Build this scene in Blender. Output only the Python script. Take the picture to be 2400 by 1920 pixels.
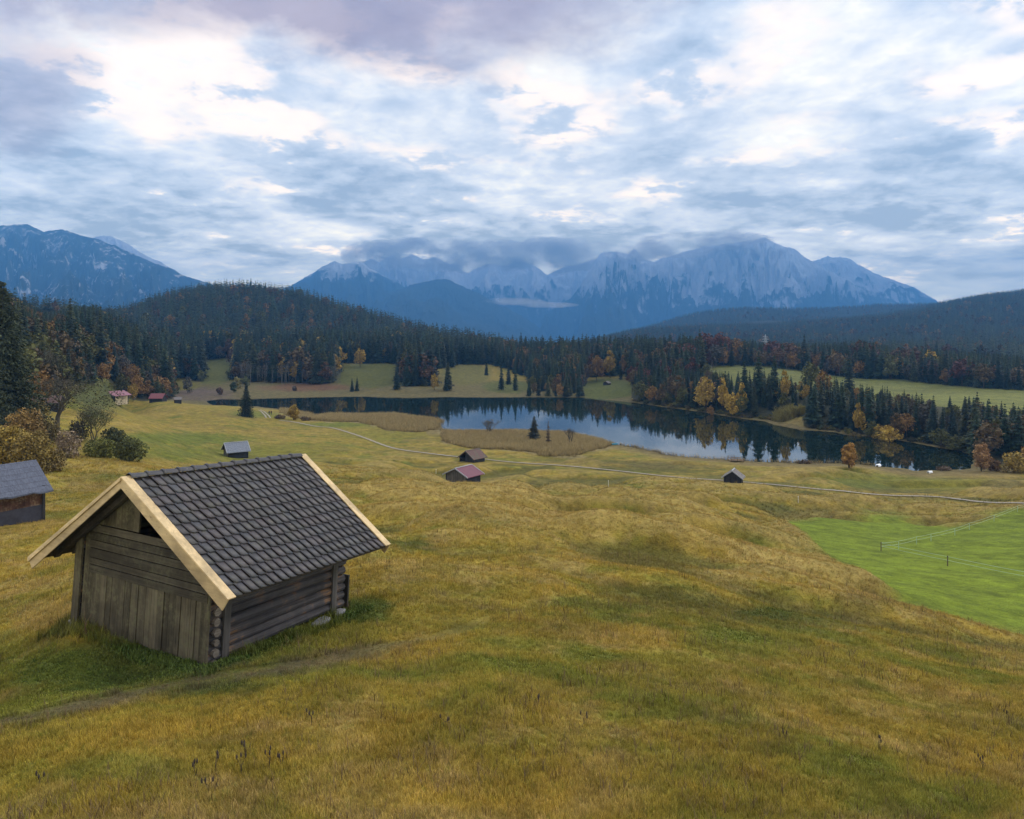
import bpy, math, random
import numpy as np
R = math.radians
sc = bpy.context.scene
for o in list(bpy.data.objects): bpy.data.objects.remove(o)
random.seed(7); RNG = np.random.default_rng(11)

# ------------------------------------------------------------------ camera
FPX, YH, CAMZ = 1600.0, 790.0, 32.0          # focal length / horizon row in pixels of a 2400x1920 frame; metres above the lake
cd = bpy.data.cameras.new('camera'); cam = bpy.data.objects.new('camera', cd); sc.collection.objects.link(cam)
cam.location = (0, 0, CAMZ); cam.rotation_euler = (R(90), 0, 0)
cd.sensor_width = 36; cd.lens = FPX/2400*36; cd.shift_x = 0; cd.shift_y = -(960-YH)/2400
cd.clip_start = .1; cd.clip_end = 60000
sc.camera = cam
sc.render.resolution_x, sc.render.resolution_y = 1024, 819

# ------------------------------------------------------------------ view, sampling
sc.render.engine = 'CYCLES'
sc.view_settings.view_transform = 'Standard'; sc.view_settings.look = 'None'
sc.view_settings.gamma = 1; sc.view_settings.use_curve_mapping = False; sc.view_settings.exposure = 0.34
sc.cycles.use_denoising = True
sc.cycles.max_bounces = 5; sc.cycles.diffuse_bounces = 2; sc.cycles.glossy_bounces = 2
sc.cycles.transmission_bounces = 2; sc.cycles.volume_bounces = 0; sc.cycles.transparent_max_bounces = 6
sc.cycles.sample_clamp_indirect = 4

# ------------------------------------------------------------------ node helpers
class NT:
    def __init__(s, tree): s.t = tree; s.n = tree.nodes; s.l = tree.links
    def node(s, typ, **kw):
        n = s.n.new(typ)
        for k, v in kw.items(): setattr(n, k, v)
        return n
    def put(s, sock, v):
        if v is None: return
        if isinstance(v, bpy.types.NodeSocket): s.l.new(v, sock)
        else:
            if isinstance(v, (tuple, list)) and len(v) == 3 and sock.type == 'RGBA': v = (*v, 1)
            sock.default_value = v
    def math(s, op, a, b=None, c=None, clamp=False):
        n = s.node('ShaderNodeMath', operation=op, use_clamp=clamp)
        s.put(n.inputs[0], a); s.put(n.inputs[1], b); s.put(n.inputs[2], c); return n.outputs[0]
    def vmath(s, op, a, b=None):
        n = s.node('ShaderNodeVectorMath', operation=op); s.put(n.inputs[0], a); s.put(n.inputs[1], b); return n.outputs[0]
    def mix(s, f, a, b, blend='MIX'):
        n = s.node('ShaderNodeMix', data_type='RGBA', blend_type=blend, clamp_factor=True)
        s.put(n.inputs[0], f); s.put(n.inputs[6], a); s.put(n.inputs[7], b); return n.outputs[2]
    def noise(s, vec, scale, detail=3, rough=.55, dist=0, out=0):
        n = s.node('ShaderNodeTexNoise'); s.put(n.inputs['Vector'], vec); s.put(n.inputs['Scale'], scale)
        n.inputs['Detail'].default_value = detail; n.inputs['Roughness'].default_value = rough; n.inputs['Distortion'].default_value = dist
        return n.outputs[out]
    def ramp(s, f, stops, interp='LINEAR'):
        n = s.node('ShaderNodeValToRGB'); s.put(n.inputs[0], f); cr = n.color_ramp; cr.interpolation = interp
        while len(cr.elements) < len(stops): cr.elements.new(.5)
        for e, (p, c) in zip(cr.elements, stops):
            e.position = p; e.color = (*c, 1) if isinstance(c, (tuple, list)) else (c, c, c, 1)
        return n.outputs[0]
    def mapr(s, f, a, b, c=0, d=1, smooth=True):
        n = s.node('ShaderNodeMapRange', interpolation_type='SMOOTHSTEP' if smooth else 'LINEAR')
        s.put(n.inputs[0], f); s.put(n.inputs[1], a); s.put(n.inputs[2], b); s.put(n.inputs[3], c); s.put(n.inputs[4], d); return n.outputs[0]
    def comb(s, x, y, z):
        n = s.node('ShaderNodeCombineXYZ'); s.put(n.inputs[0], x); s.put(n.inputs[1], y); s.put(n.inputs[2], z); return n.outputs[0]
    def sep(s, v):
        n = s.node('ShaderNodeSeparateXYZ'); s.put(n.inputs[0], v); return n.outputs

# ------------------------------------------------------------------ world: overcast dawn sky with gaps of pale light
SUN_EL, SUN_AZ = R(27), R(62)              # soft light through the cloud from ahead and to the right; azimuth from +Y toward +X
w = bpy.data.worlds.new('World'); sc.world = w; w.use_nodes = True
T = NT(w.node_tree)
for n in list(T.n): T.n.remove(n)
out = T.node('ShaderNodeOutputWorld'); bg = T.node('ShaderNodeBackground')
HAZE = 1.6e-4; AIR = (.05, .19, .47)
BGS = 0.1; bg.inputs['Strength'].default_value = BGS
sky = T.node('ShaderNodeTexSky', sky_type='NISHITA', sun_disc=False, sun_elevation=SUN_EL, sun_rotation=SUN_AZ)
D = T.node('ShaderNodeTexCoord').outputs['Generated']
D = T.vmath('NORMALIZE', D)
dx, dy, dz = T.sep(D)
h = T.math('MAXIMUM', dz, 0.0); hh = T.math('ADD', h, .16)
px = T.math('DIVIDE', dx, hh); py = T.math('DIVIDE', dy, hh)
P = T.comb(px, py, 0.3)
# slanted streak coordinates on the cloud deck
P2 = T.comb(T.math('MULTIPLY', px, .9), T.math('MULTIPLY', py, 1.05), T.math('MULTIPLY', px, .12))
nA = T.noise(P, 1.9, 5, .55, .3); nB = T.noise(P2, 4.2, 6, .58, .2); nC = T.noise(T.vmath('ADD', P, (7.3, 2.1, 4.0)), 11.0, 5, .6, .3)
nD = T.noise(T.vmath('ADD', P, (3.3, 9.1, 1.0)), 2.6, 4, .5)
el = dz
v = T.math('ADD', T.math('ADD', T.math('MULTIPLY', nA, .36), T.math('MULTIPLY', nB, .40)), T.math('MULTIPLY', nC, .26))
v = T.math('MULTIPLY_ADD', v, 1.25, -.170)
# brighter band high up, darker toward the mountains
v = T.math('ADD', v, T.mapr(el, .05, .34, -.035, .055))
yy = T.math('MAXIMUM', dy, .05); s_ = T.math('DIVIDE', dx, yy); t_ = T.math('DIVIDE', dz, yy)
def blob(cx, cy, rx, ry, amt, rot=0.0):
    """a larger cloud mass fixed at one place of the sky (azimuth / elevation tangents)"""
    X, Y = (cx-1200)/FPX, (YH-cy)/FPX
    a = T.math('SUBTRACT', s_, X); b = T.math('SUBTRACT', t_, Y)
    c, s = math.cos(rot), math.sin(rot)
    u = T.math('ADD', T.math('MULTIPLY', a, c), T.math('MULTIPLY', b, s)); q = T.math('SUBTRACT', T.math('MULTIPLY', b, c), T.math('MULTIPLY', a, s))
    u = T.math('DIVIDE', u, rx/FPX); q = T.math('DIVIDE', q, ry/FPX)
    r2 = T.math('ADD', T.math('MULTIPLY', u, u), T.math('MULTIPLY', q, q))
    r2 = T.math('ADD', r2, T.math('MULTIPLY', T.math('SUBTRACT', nB, .5), 1.8))
    g = T.math('MULTIPLY', T.mapr(r2, 1.6, 0, 0, 1), T.math('GREATER_THAN', dy, .05))
    return T.math('MULTIPLY', g, amt)
for b in [(330, 150, 300, 90, .10, -.25), (1230, 170, 260, 110, .08, .2), (1650, 90, 420, 150, .03), (700, 290, 450, 60, .05, -.1),
          (1430, 300, 90, 60, .13), (1850, 330, 170, 60, .09, .1), (1300, 470, 420, 60, .05, -.15), (760, 560, 150, 40, .10), (330, 400, 300, 70, .05),
          (1620, 520, 80, 26, .13), (2050, 200, 320, 110, .06, .3),
          (200, 470, 330, 110, -.11, .0), (860, 440, 330, 60, -.10, -.15), (470, 215, 130, 50, -.10), (900, 590, 420, 40, -.08),
          (1250, 560, 420, 45, -.11), (2150, 420, 450, 90, -.07), (1900, 500, 500, 60, -.08), (1500, 330, 120, 80, -.07), (1560, 110, 110, 60, -.07), (80, 250, 180, 130, -.10)]:
    v = T.math('ADD', v, blob(*b))
col = T.ramp(v, [(.30, (.26, .36, .54)), (.42, (.39, .48, .65)), (.51, (.49, .56, .71)), (.59, (.61, .65, .75)), (.67, (.73, .735, .77)), (.77, (.89, .86, .83))])
peach = T.mapr(nD, .47, .62); mid = T.math('MULTIPLY', T.mapr(v, .46, .54), T.mapr(v, .70, .62))
col = T.mix(T.math('MULTIPLY', T.math('MULTIPLY', peach, mid), .75), col, (.93, .80, .76))
# violet-grey cloud at the top of the view and at the left edge
vio = T.math('ADD', blob(1010, -20, 520, 190, 1.0, -.02), T.math('ADD', blob(40, 160, 190, 190, .55), blob(430, -10, 520, 95, .7)), clamp=True)
col = T.mix(T.math('MULTIPLY', vio, .9), col, T.mix(nB, (.20, .20, .34), (.40, .37, .50)))
# pale clear strip over the horizon
col = T.mix(T.mapr(el, .12, .01, 0, .75), col, (.52, .63, .78))
# the light behind the air: what the haze box (see below) takes away over its length is what the real far sky has in excess
Tn = T.math('EXPONENT', T.math('MULTIPLY', T.math('MINIMUM', T.math('DIVIDE', 12600-40, T.math('MAXIMUM', dy, .2)), T.math('DIVIDE', 1450, T.math('MAXIMUM', dz, .02))), -HAZE))
Tn = T.math('MAXIMUM', Tn, .14)
Ti = T.math('SUBTRACT', 1, Tn)
col = T.vmath('MAXIMUM', T.vmath('SUBTRACT', col, T.vmath('MULTIPLY', T.comb(Ti, Ti, Ti), AIR)), (.03, .03, .03))
Tr = T.math('DIVIDE', 1, Tn); col = T.vmath('MULTIPLY', col, T.comb(Tr, Tr, Tr))
# overcast decks are brightest overhead (outside the frame)
zen = T.math('MULTIPLY', T.mapr(el, .47, .85, 1.0, 2.5), T.mapr(dy, .35, -.3, 1.0, .6))
cl = T.vmath('MULTIPLY', col, T.comb(T.math('DIVIDE', zen, BGS), T.math('DIVIDE', zen, BGS), T.math('DIVIDE', T.math('MULTIPLY', zen, .97), BGS)))
full = T.mix(T.mapr(v, .2, .42, .88, .97), sky.outputs[0], cl)
T.l.new(full, bg.inputs['Color']); T.l.new(bg.outputs[0], out.inputs['Surface'])
w.cycles.sampling_method = 'MANUAL'; w.cycles.sample_map_resolution = 512

sl = bpy.data.lights.new('sun', 'SUN'); sl.energy = 1.5; sl.angle = R(11); sl.color = (1, .93, .82)
sun = bpy.data.objects.new('sun', sl); sc.collection.objects.link(sun)
from mathutils import Vector, Matrix
sd = Vector((math.sin(SUN_AZ)*math.cos(SUN_EL), math.cos(SUN_AZ)*math.cos(SUN_EL), math.sin(SUN_EL)))
sun.rotation_euler = sd.to_track_quat('Z', 'Y').to_euler(); sun.location = (0, 0, 60)

# ------------------------------------------------------------------ tagging and mesh helpers
def tag(o, label=None, cat=None, group=None, kind=None):
    if label: o['label'] = label
    if cat: o['category'] = cat
    if group: o['group'] = group
    if kind: o['kind'] = kind
    return o
def link(o, parent=None):
    sc.collection.objects.link(o)
    if parent is not None: o.parent = parent
    return o
def empty(name, loc=(0, 0, 0), rz=0):
    o = bpy.data.objects.new(name, None); o.empty_display_size = .3; o.location = loc; o.rotation_euler = (0, 0, rz); return link(o)
def mesh_np(name, V, F, mat=None, smooth=False, cols=None, mats=None):
    """V (n,3), F (m,3|4) arrays -> mesh"""
    me = bpy.data.meshes.new(name); V = np.asarray(V, np.float32); F = np.asarray(F, np.int32); k = F.shape[1]
    me.vertices.add(len(V)); me.vertices.foreach_set('co', V.ravel())
    me.loops.add(F.size); me.loops.foreach_set('vertex_index', F.ravel())
    me.polygons.add(len(F)); me.polygons.foreach_set('loop_start', np.arange(0, F.size, k, dtype=np.int32))
    me.polygons.foreach_set('loop_total', np.full(len(F), k, np.int32))
    if smooth: me.polygons.foreach_set('use_smooth', np.ones(len(F), bool))
    me.update(calc_edges=True); me.validate()
    if cols is not None:
        a = me.color_attributes.new('tone', 'FLOAT_COLOR', 'POINT')
        c = np.ones((len(V), 4), np.float32); c[:, :3] = cols; a.data.foreach_set('color', c.ravel())
    if mat: me.materials.append(mat)
    return me
class MB:
    """gathers boxes, prisms and tubes, each with a tone value, and links them as ONE mesh"""
    def __init__(s): s.V = []; s.F = []; s.C = []
    def add(s, vs, fs, tone=.5):
        b = len(s.V); s.V += [tuple(v) for v in vs]; s.F += [tuple(b+i for i in f) for f in fs]
        s.C += [tone]*len(vs)
    def hexa(s, p, tone=.5):               # 8 corners: bottom 0-3 ccw, top 4-7
        s.add(p, [(3, 2, 1, 0), (4, 5, 6, 7), (0, 1, 5, 4), (1, 2, 6, 5), (2, 3, 7, 6), (3, 0, 4, 7)], tone)
    def box(s, x0, x1, y0, y1, z0, z1, tone=.5):
        s.hexa([(x0, y0, z0), (x1, y0, z0), (x1, y1, z0), (x0, y1, z0), (x0, y0, z1), (x1, y0, z1), (x1, y1, z1), (x0, y1, z1)], tone)
    def tube(s, pts, rad, n=6, tone=.5, cap=True):
        pts = [Vector(p) for p in pts]; rings = []
        if not hasattr(rad, '__len__'): rad = [rad]*len(pts)
        for i, p in enumerate(pts):
            t = (pts[min(i+1, len(pts)-1)]-pts[max(i-1, 0)]).normalized()
            a = t.cross(Vector((0, 0, 1)) if abs(t.z) < .9 else Vector((1, 0, 0))).normalized(); b = t.cross(a)
            rings.append([p+(a*math.cos(2*math.pi*j/n)+b*math.sin(2*math.pi*j/n))*rad[i] for j in range(n)])
        vs = [v for r in rings for v in r]; fs = []
        for i in range(len(pts)-1):
            for j in range(n): k = (j+1) % n; fs.append((i*n+j, i*n+k, (i+1)*n+k, (i+1)*n+j))
        if cap: fs.append(tuple(range(n))[::-1]); fs.append(tuple((len(pts)-1)*n+j for j in range(n)))
        s.add(vs, fs, tone)
    def mesh(s, name, mat, smooth=False):
        me = bpy.data.meshes.new(name); me.from_pydata(s.V, [], s.F); me.update()
        a = me.color_attributes.new('tone', 'FLOAT_COLOR', 'POINT')
        c = np.ones((len(s.V), 4), np.float32); c[:, :3] = np.array(s.C, np.float32)[:, None] if not hasattr(s.C[0], '__len__') else np.array(s.C)
        a.data.foreach_set('color', c.ravel()); me.materials.append(mat)
        if smooth:
            for p in me.polygons: p.use_smooth = True
        return me
    def build(s, name, mat, parent=None, smooth=False, bevel=0):
        o = bpy.data.objects.new(name, s.mesh(name, mat, smooth)); link(o, parent)
        if bevel:
            m = o.modifiers.new('bevel', 'BEVEL'); m.width = bevel; m.segments = 1; m.limit_method = 'ANGLE'
        return o

# ------------------------------------------------------------------ noise (numpy)
def _h(ix, iy, seed):
    n = (ix.astype(np.int64)*374761393 + iy.astype(np.int64)*668265263 + seed*1442695041) & 0x7fffffff
    n = ((n ^ (n >> 13))*1274126177) & 0x7fffffff
    n = ((n ^ (n >> 15))*2246822519) & 0x7fffffff
    return ((n ^ (n >> 16)) & 0xffff)/32767.5-1
def vn(x, y, seed=0):
    x = np.asarray(x, float); y = np.asarray(y, float)
    ix, iy = np.floor(x), np.floor(y); fx, fy = x-ix, y-iy
    fx = fx*fx*fx*(fx*(fx*6-15)+10); fy = fy*fy*fy*(fy*(fy*6-15)+10)
    a, b, c, d = _h(ix, iy, seed), _h(ix+1, iy, seed), _h(ix, iy+1, seed), _h(ix+1, iy+1, seed)
    return (a*(1-fx)+b*fx)*(1-fy)+(c*(1-fx)+d*fx)*fy
def fbm(x, y, seed=0, oct=4, gain=.5):
    s = 0; a = 1; t = 0; c, q = math.cos(.6), math.sin(.6)
    for i in range(oct):
        s = s+a*vn(x, y, seed+i*17); t += a; a *= gain; x, y = (x*c-y*q)*2.03+5.1, (x*q+y*c)*2.03-3.7
    return s/t
def sstep(a, b, x):
    t = np.clip((x-a)/(b-a), 0, 1); return t*t*(3-2*t)
def inpoly(x, y, poly):
    poly = np.asarray(poly, float); r = np.zeros(np.shape(x), bool); n = len(poly)
    for i in range(n):
        x0, y0 = poly[i]; x1, y1 = poly[(i+1) % n]
        if y0 == y1: continue
        c = ((y0 > y) != (y1 > y)) & (x < (x1-x0)*(y-y0)/(y1-y0)+x0); r ^= c
    return r
def polydist(x, y, poly, closed=True):
    poly = np.asarray(poly, float); d = np.full(np.shape(x), 1e9); n = len(poly)
    for i in range(n if closed else n-1):
        ax, ay = poly[i]; bx, by = poly[(i+1) % n]; vx, vy = bx-ax, by-ay
        t = np.clip(((x-ax)*vx+(y-ay)*vy)/(vx*vx+vy*vy+1e-9), 0, 1)
        d = np.minimum(d, np.hypot(x-ax-t*vx, y-ay-t*vy))
    return d

# ------------------------------------------------------------------ terrain heights
def zpx(py, Dm): return CAMZ-(py-YH)/FPX*Dm
def wx(px_, Dm): return (px_-1200)/FPX*Dm
# survey points: image column, image row of the bare ground, distance in metres
G = [(-500, 1920, 9), (0, 1920, 8.7), (600, 1920, 8.5), (1200, 1920, 8.6), (1800, 1920, 9), (2400, 1920, 10), (3000, 1920, 11),
     (0, 1800, 10.2), (1200, 1740, 10.9), (1800, 1750, 11.3), (2400, 1750, 13.5),
     (0, 1725, 11.3), (300, 1640, 12.6), (600, 1578, 13.6), (800, 1560, 14.1), (1100, 1535, 14.9),
     (0, 1690, 12.7), (300, 1615, 14.2), (600, 1562, 15.2), (800, 1543, 16.0), (1100, 1515, 16.4),
     (0, 1600, 15.6), (-500, 1600, 15.6), (0, 1500, 19.5), (0, 1400, 24.5), (0, 1330, 31), (175, 1463, 17.8), (487, 1566, 15.55), (806, 1430, 19.7), (520, 1361, 21.9),
     (300, 1500, 16.9), (330, 1380, 20), (60, 1222, 50), (-500, 1222, 46), (0, 1150, 68), (200, 1240, 44), (300, 1160, 65), (300, 1084, 92), (100, 1100, 80), (-500, 1060, 80),
     (1000, 1500, 17.2), (1200, 1500, 17.2), (1600, 1500, 18.0), (2000, 1500, 22.5), (2400, 1600, 20),
     (1000, 1400, 21.5), (1200, 1400, 22), (1600, 1400, 24), (1000, 1300, 30.5), (1200, 1300, 32), (1600, 1300, 36), (1800, 1400, 29.5), (900, 1230, 42), (1200, 1230, 47), (1600, 1230, 55),
     (900, 1180, 60), (1200, 1180, 70), (1600, 1185, 84), (800, 1150, 74), (1200, 1155, 96), (1700, 1160, 106), (900, 1120, 100), (700, 1090, 120), (450, 1100, 104), (560, 1080, 150),
     (1085, 1134, 130), (1110, 1083, 160), (1300, 1100, 150), (1500, 1120, 136), (1720, 1134, 132), (1900, 1146, 125), (2400, 1181, 106), (3000, 1215, 90),
     (2065, 1292, 70), (1850, 1215, 93), (2400, 1200, 99), (2400, 1340, 57), (2400, 1480, 36), (2000, 1350, 50), (1850, 1290, 62), (3000, 1340, 50), (2150, 1420, 37),
     (1500, 1075, 168), (1800, 1095, 160), (2100, 1110, 155), (2400, 1125, 150), (1200, 1062, 182), (900, 1050, 190), (850, 1020, 212), (740, 1001, 225), (600, 1035, 185), (300, 1010, 140),
     (800, 985, 252), (620, 985, 240), (577, 976, 240), (420, 1000, 200), (300, 965, 215), (269, 953, 262), (365, 941, 275), (480, 954, 255), (415, 947, 272), (560, 966, 262), (640, 965, 268), (480, 946, 305),
     (-500, 1010, 100), (20, 1010, 112), (100, 965, 150), (60, 900, 175), (0, 870, 200), (100, 830, 215), (170, 870, 225), (150, 790, 262), (250, 905, 260), (250, 850, 310), (330, 930, 300), (340, 880, 380), (-500, 800, 150), (-500, 720, 260),
     (400, 915, 400), (600, 905, 400), (720, 915, 400), (430, 898, 430), (500, 880, 470), (500, 852, 560), (520, 930, 330), (800, 925, 375), (870, 893, 430), (870, 856, 520),
     (1000, 900, 420), (1130, 866, 520), (1130, 925, 368), (1390, 893, 440), (1300, 900, 420), (1200, 838, 680), (1400, 845, 620), (1550, 850, 560),
     (700, 850, 540), (700, 780, 800), (560, 790, 700), (560, 685, 1010), (480, 693, 1010), (400, 711, 990), (345, 728, 970), (300, 752, 960), (690, 697, 1010), (800, 733, 960), (900, 764, 900), (1000, 792, 840), (350, 820, 600), (250, 765, 700), (150, 745, 700), (0, 715, 620),
     (1000, 820, 700), (1100, 810, 780), (-500, 700, 700),
     (1900, 945, 245), (1750, 930, 290), (2200, 975, 215), (1700, 872, 400), (1650, 862, 440), (1900, 900, 345), (1900, 874, 440), (2000, 888, 420), (2200, 905, 370), (2400, 920, 330), (2150, 935, 290), (2400, 968, 235), (3000, 960, 230), (3000, 930, 330),
     (1700, 835, 560), (2000, 838, 620), (2300, 845, 560)]
Z = [(px_, Dm, zpx(r, Dm)) for px_, r, Dm in G]
# hidden or far ground: column, distance, height
Z += [(a, b, c) for a in (-1300, -500, 300, 1200, 2000, 2900, 3700) for b, c in ((1.5, 27.3), (4, 26.9), (6.5, 26.5))]
Z += [(a, b, c) for a, b, c in ((-1300, 20, 23.5), (-1300, 50, 20), (-1300, 120, 25), (-1300, 300, 60), (-1300, 1000, 80), (3700, 20, 19), (3700, 60, 10), (3700, 150, 4), (3700, 330, 10), (3700, 1000, 20), (-1300, 3000, 10), (3700, 1900, 350), (3700, 3300, 250))]
Z += [(560, 1400, 40), (700, 1500, 20), (300, 1500, 10), (0, 1200, 30), (1000, 1300, 0), (1200, 1000, 0), (1500, 900, 2), (1200, 1700, -10), (-500, 1500, 20),
      (1700, 900, 4), (2100, 900, 10), (2600, 900, 15), (1400, 1500, 10),
      (3100, 1900, 300), (2700, 1900, 215), (2400, 1900, 150), (2270, 1900, 128), (2120, 1900, 95), (2000, 1900, 78), (1900, 1900, 65), (1750, 1900, 52), (1600, 1900, 48), (1480, 1850, 42), (1380, 1800, 12), (1300, 1800, -5),
      (3000, 1350, 120), (2400, 1350, 62), (2000, 1350, 30), (1600, 1400, 18),
      (2500, 2500, 110), (2000, 2500, 60), (1600, 2500, 30),
      (1400, 3300, 20), (1500, 3300, 72), (1560, 3300, 105), (1620, 3300, 138), (1680, 3300, 150), (1750, 3300, 162), (1900, 3300, 165), (2050, 3300, 180), (2200, 3300, 178), (2500, 3300, 190), (3100, 3300, 200),
      (1300, 3300, -30), (1000, 3300, -40), (300, 3300, -20), (-500, 3300, 0), (-500, 6000, -40), (600, 6000, -40), (1300, 6000, -60), (2000, 6000, 0), (3100, 6000, 0),
      (-500, 12000, -40), (1200, 12000, -60), (3100, 12000, -40)]
Z = np.array(Z)
AS, BS, CC = 2.6, 1.0, .07
def _k(u, v, U, V): return np.sqrt((u[:, None]-U[None])**2+(v[:, None]-V[None])**2+CC*CC)
_U = (Z[:, 0]-1200)/FPX*AS; _V = np.log(Z[:, 1])*BS; _n = len(Z)
_A = np.zeros((_n+3, _n+3)); _A[:_n, :_n] = _k(_U, _V, _U, _V)-np.eye(_n)*.004; _A[:_n, _n] = 1; _A[:_n, _n+1] = _U; _A[:_n, _n+2] = _V; _A[_n:, :_n] = _A[:_n, _n:].T
_W = np.linalg.solve(_A, np.concatenate([Z[:, 2], [0, 0, 0]]))
def base_h(x, y):
    sh = np.shape(x); x = np.ravel(x).astype(float); y = np.ravel(y).astype(float); y = np.maximum(y, 1.5); o = np.empty(len(x))
    u = np.clip(x/y, -1.6, 1.6)*AS; v = np.log(y)*BS
    for i in range(0, len(x), 40000):
        a, b = u[i:i+40000], v[i:i+40000]
        o[i:i+40000] = _k(a, b, _U, _V)@_W[:_n]+_W[_n]+_W[_n+1]*a+_W[_n+2]*b
    return o.reshape(sh)
def shore(pts): return [(wx(a, CAMZ*FPX/(b-YH)), CAMZ*FPX/(b-YH)) for a, b in pts]
LAKE = shore([(480, 940), (520, 936), (600, 935), (680, 933), (760, 931), (850, 930), (960, 932), (1050, 931), (1150, 932), (1250, 931), (1364, 932), (1479, 943), (1562, 955), (1632, 964), (1678, 971), (1725, 980), (1794, 988),
              (1820, 996), (1870, 1006), (1887, 1008), (1957, 1013), (2003, 1022), (2059, 1024), (2142, 1038), (2188, 1048), (2258, 1057), (2285, 1078), (2277, 1098), (2240, 1102), (2212, 1103), (2142, 1106), (2119, 1100), (2049, 1093),
              (2003, 1088), (1957, 1086), (1887, 1087), (1845, 1085), (1780, 1083), (1725, 1080), (1680, 1077), (1632, 1073), (1576, 1068), (1539, 1061), (1493, 1050), (1440, 1043), (1423, 1038), (1405, 1031), (1368, 1025), (1331, 1017),
              (1275, 1014), (1219, 1012), (1127, 1013), (1071, 1013), (1034, 1010), (1027, 997), (1036, 986), (1008, 982), (960, 977), (923, 971), (848, 973), (774, 972), (740, 977), (725, 970), (703, 968), (673, 961), (651, 959), (619, 956), (601, 953), (550, 952), (500, 950)])
LB = (min(p[0] for p in LAKE), max(p[0] for p in LAKE), min(p[1] for p in LAKE), max(p[1] for p in LAKE))
PATHW = []
FLAT = [(-9.5, 131.5, 9), (-9.5, 162, 8), (43.3, 133.3, 5), (-63, 156, 7), (-37.5, 50, 7), (56, 70, 3)]   # ground levelled under the huts
def humps(x, y):
    wob = fbm(x/30, y/30, 5, 2)*4
    m = vn((x+wob)/8.5, y/4.8, 31); m = np.sign(m)*np.abs(m)**.8; m2 = vn((x-wob)/4.4+9, y/2.3, 33); m3 = vn(x/15, y/9, 35)
    return (1.0+.6*sstep(30, 60, y))*np.maximum(m, -.35)+.42*m2*sstep(125, 60, y)+.5*m3*sstep(30, 60, y)
def H(x, y, detail=True):
    x = np.asarray(x, float); y = np.asarray(y, float)
    z = base_h(x, y)
    if detail:
        s = x/np.maximum(y, 2)
        f = sstep(17, 34, y)*sstep(230, 120, y)*(.35+.65*sstep(-.35, -.12, s))
        f = f*(1-.85*greenfield(x, y))
        if PATHW:
            q = (y > 90) & (y < 240); f = np.array(f); f[q] = f[q]*sstep(2, 12, polydist(x[q], y[q], PATHW, False)) if np.any(q) else f[q]
        for hx_, hy_, hr_ in FLAT: f = f*sstep(hr_*.6, hr_*1.6, np.hypot(x-hx_, y-hy_))
        z = z+f*humps(x, y)
        z = z+sstep(15, 24, y)*sstep(60, 30, y)*.10*fbm(x/2.2, y/1.6, 41, 2)
        z = z+.05*fbm(x/.9, y/.7, 43, 3)*sstep(60, 20, y)+.10*vn(x/2.3, y/1.8, 45)*sstep(40, 10, y)
        z = z+sstep(300, 500, y)*3.0*fbm(x/60, y/60, 47, 3)+sstep(900, 1600, y)*10*fbm(x/260, y/260, 49, 3)
    m = (x > LB[0]-30) & (x < LB[1]+30) & (y > LB[2]-30) & (y < LB[3]+30)
    if np.any(m):
        xs, ys = x[m], y[m]; d = polydist(xs, ys, LAKE); ins = inpoly(xs, ys, LAKE)
        wob = fbm(xs/5, ys/5, 61, 2)*.9
        d = np.where(ins, -d, d)+wob
        zo = .12+.035*d; k = sstep(2, 26, d); b = np.maximum(z[m], .25)
        zz = np.where(d > 0, zo*(1-k)+b*k, np.maximum(-.12+.25*d, -2))
        zz = np.where((d <= 0) & (d > -.6), .12+d*.4, zz)
        z = z.copy(); z[m] = zz
    far = ~m & (y > 230) & (y < 2500) if np.ndim(z) else False
    if np.any(far): z[far] = np.maximum(z[far], .3)
    return z
def proj(x, y, z): return 1200+FPX*x/y, YH-FPX*(z-CAMZ)/y
GF = [(1845, 1213), (1900, 1207), (2000, 1206), (2120, 1211), (2225, 1232), (2300, 1214), (2400, 1192), (2600, 1170), (2900, 1300), (2700, 1560), (2400, 1478), (2300, 1455), (2200, 1428), (2080, 1393), (1990, 1350), (1920, 1300), (1870, 1260), (1842, 1232)]
def _gpx(x, y):
    z = base_h(x, y); return proj(x, np.maximum(y, 1), z)
def greenfield(x, y):
    r = np.zeros(np.shape(x)); m = (x > 18) & (y > 20) & (y < 125)
    if np.any(m):
        a, b = _gpx(x[m], y[m]); ins = inpoly(a, b, GF); d = polydist(a, b*1.0, GF)
        r[m] = sstep(-14, 16, np.where(ins, d, -d)+16*fbm(x[m]/5, y[m]/4, 71, 4))
    return r
PATHPX = [(655, 986), (690, 990), (740, 1000), (780, 1004), (840, 1022), (880, 1037), (930, 1053), (1000, 1063), (1070, 1071), (1150, 1079), (1300, 1091), (1450, 1105), (1600, 1121), (1720, 1129), (1800, 1136), (1900, 1146), (2000, 1155), (2200, 1166), (2400, 1181), (2520, 1190)]
def hit(px_, py_, lo=6, hi=1500, detail=True):
    """world point where the line of sight through a survey pixel meets the ground"""
    Y = np.exp(np.linspace(math.log(lo), math.log(hi), 1400)); X = wx(px_, Y)
    g = H(X, Y, detail); r = CAMZ-(py_-YH)/FPX*Y
    i = np.argmax(r <= g)
    if not (r <= g).any(): return None
    if i > 0:
        a = (r[i-1]-g[i-1])/((r[i-1]-g[i-1])-(r[i]-g[i])+1e-9); y = Y[i-1]+(Y[i]-Y[i-1])*a
    else: y = Y[0]
    x = wx(px_, y); return Vector((x, y, float(H(np.array([x]), np.array([y]), detail)[0])))

_pw = [hit(*q, lo=60, detail=False) for q in PATHPX]; PATHW[:] = [(p.x, p.y) for p in _pw]

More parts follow.
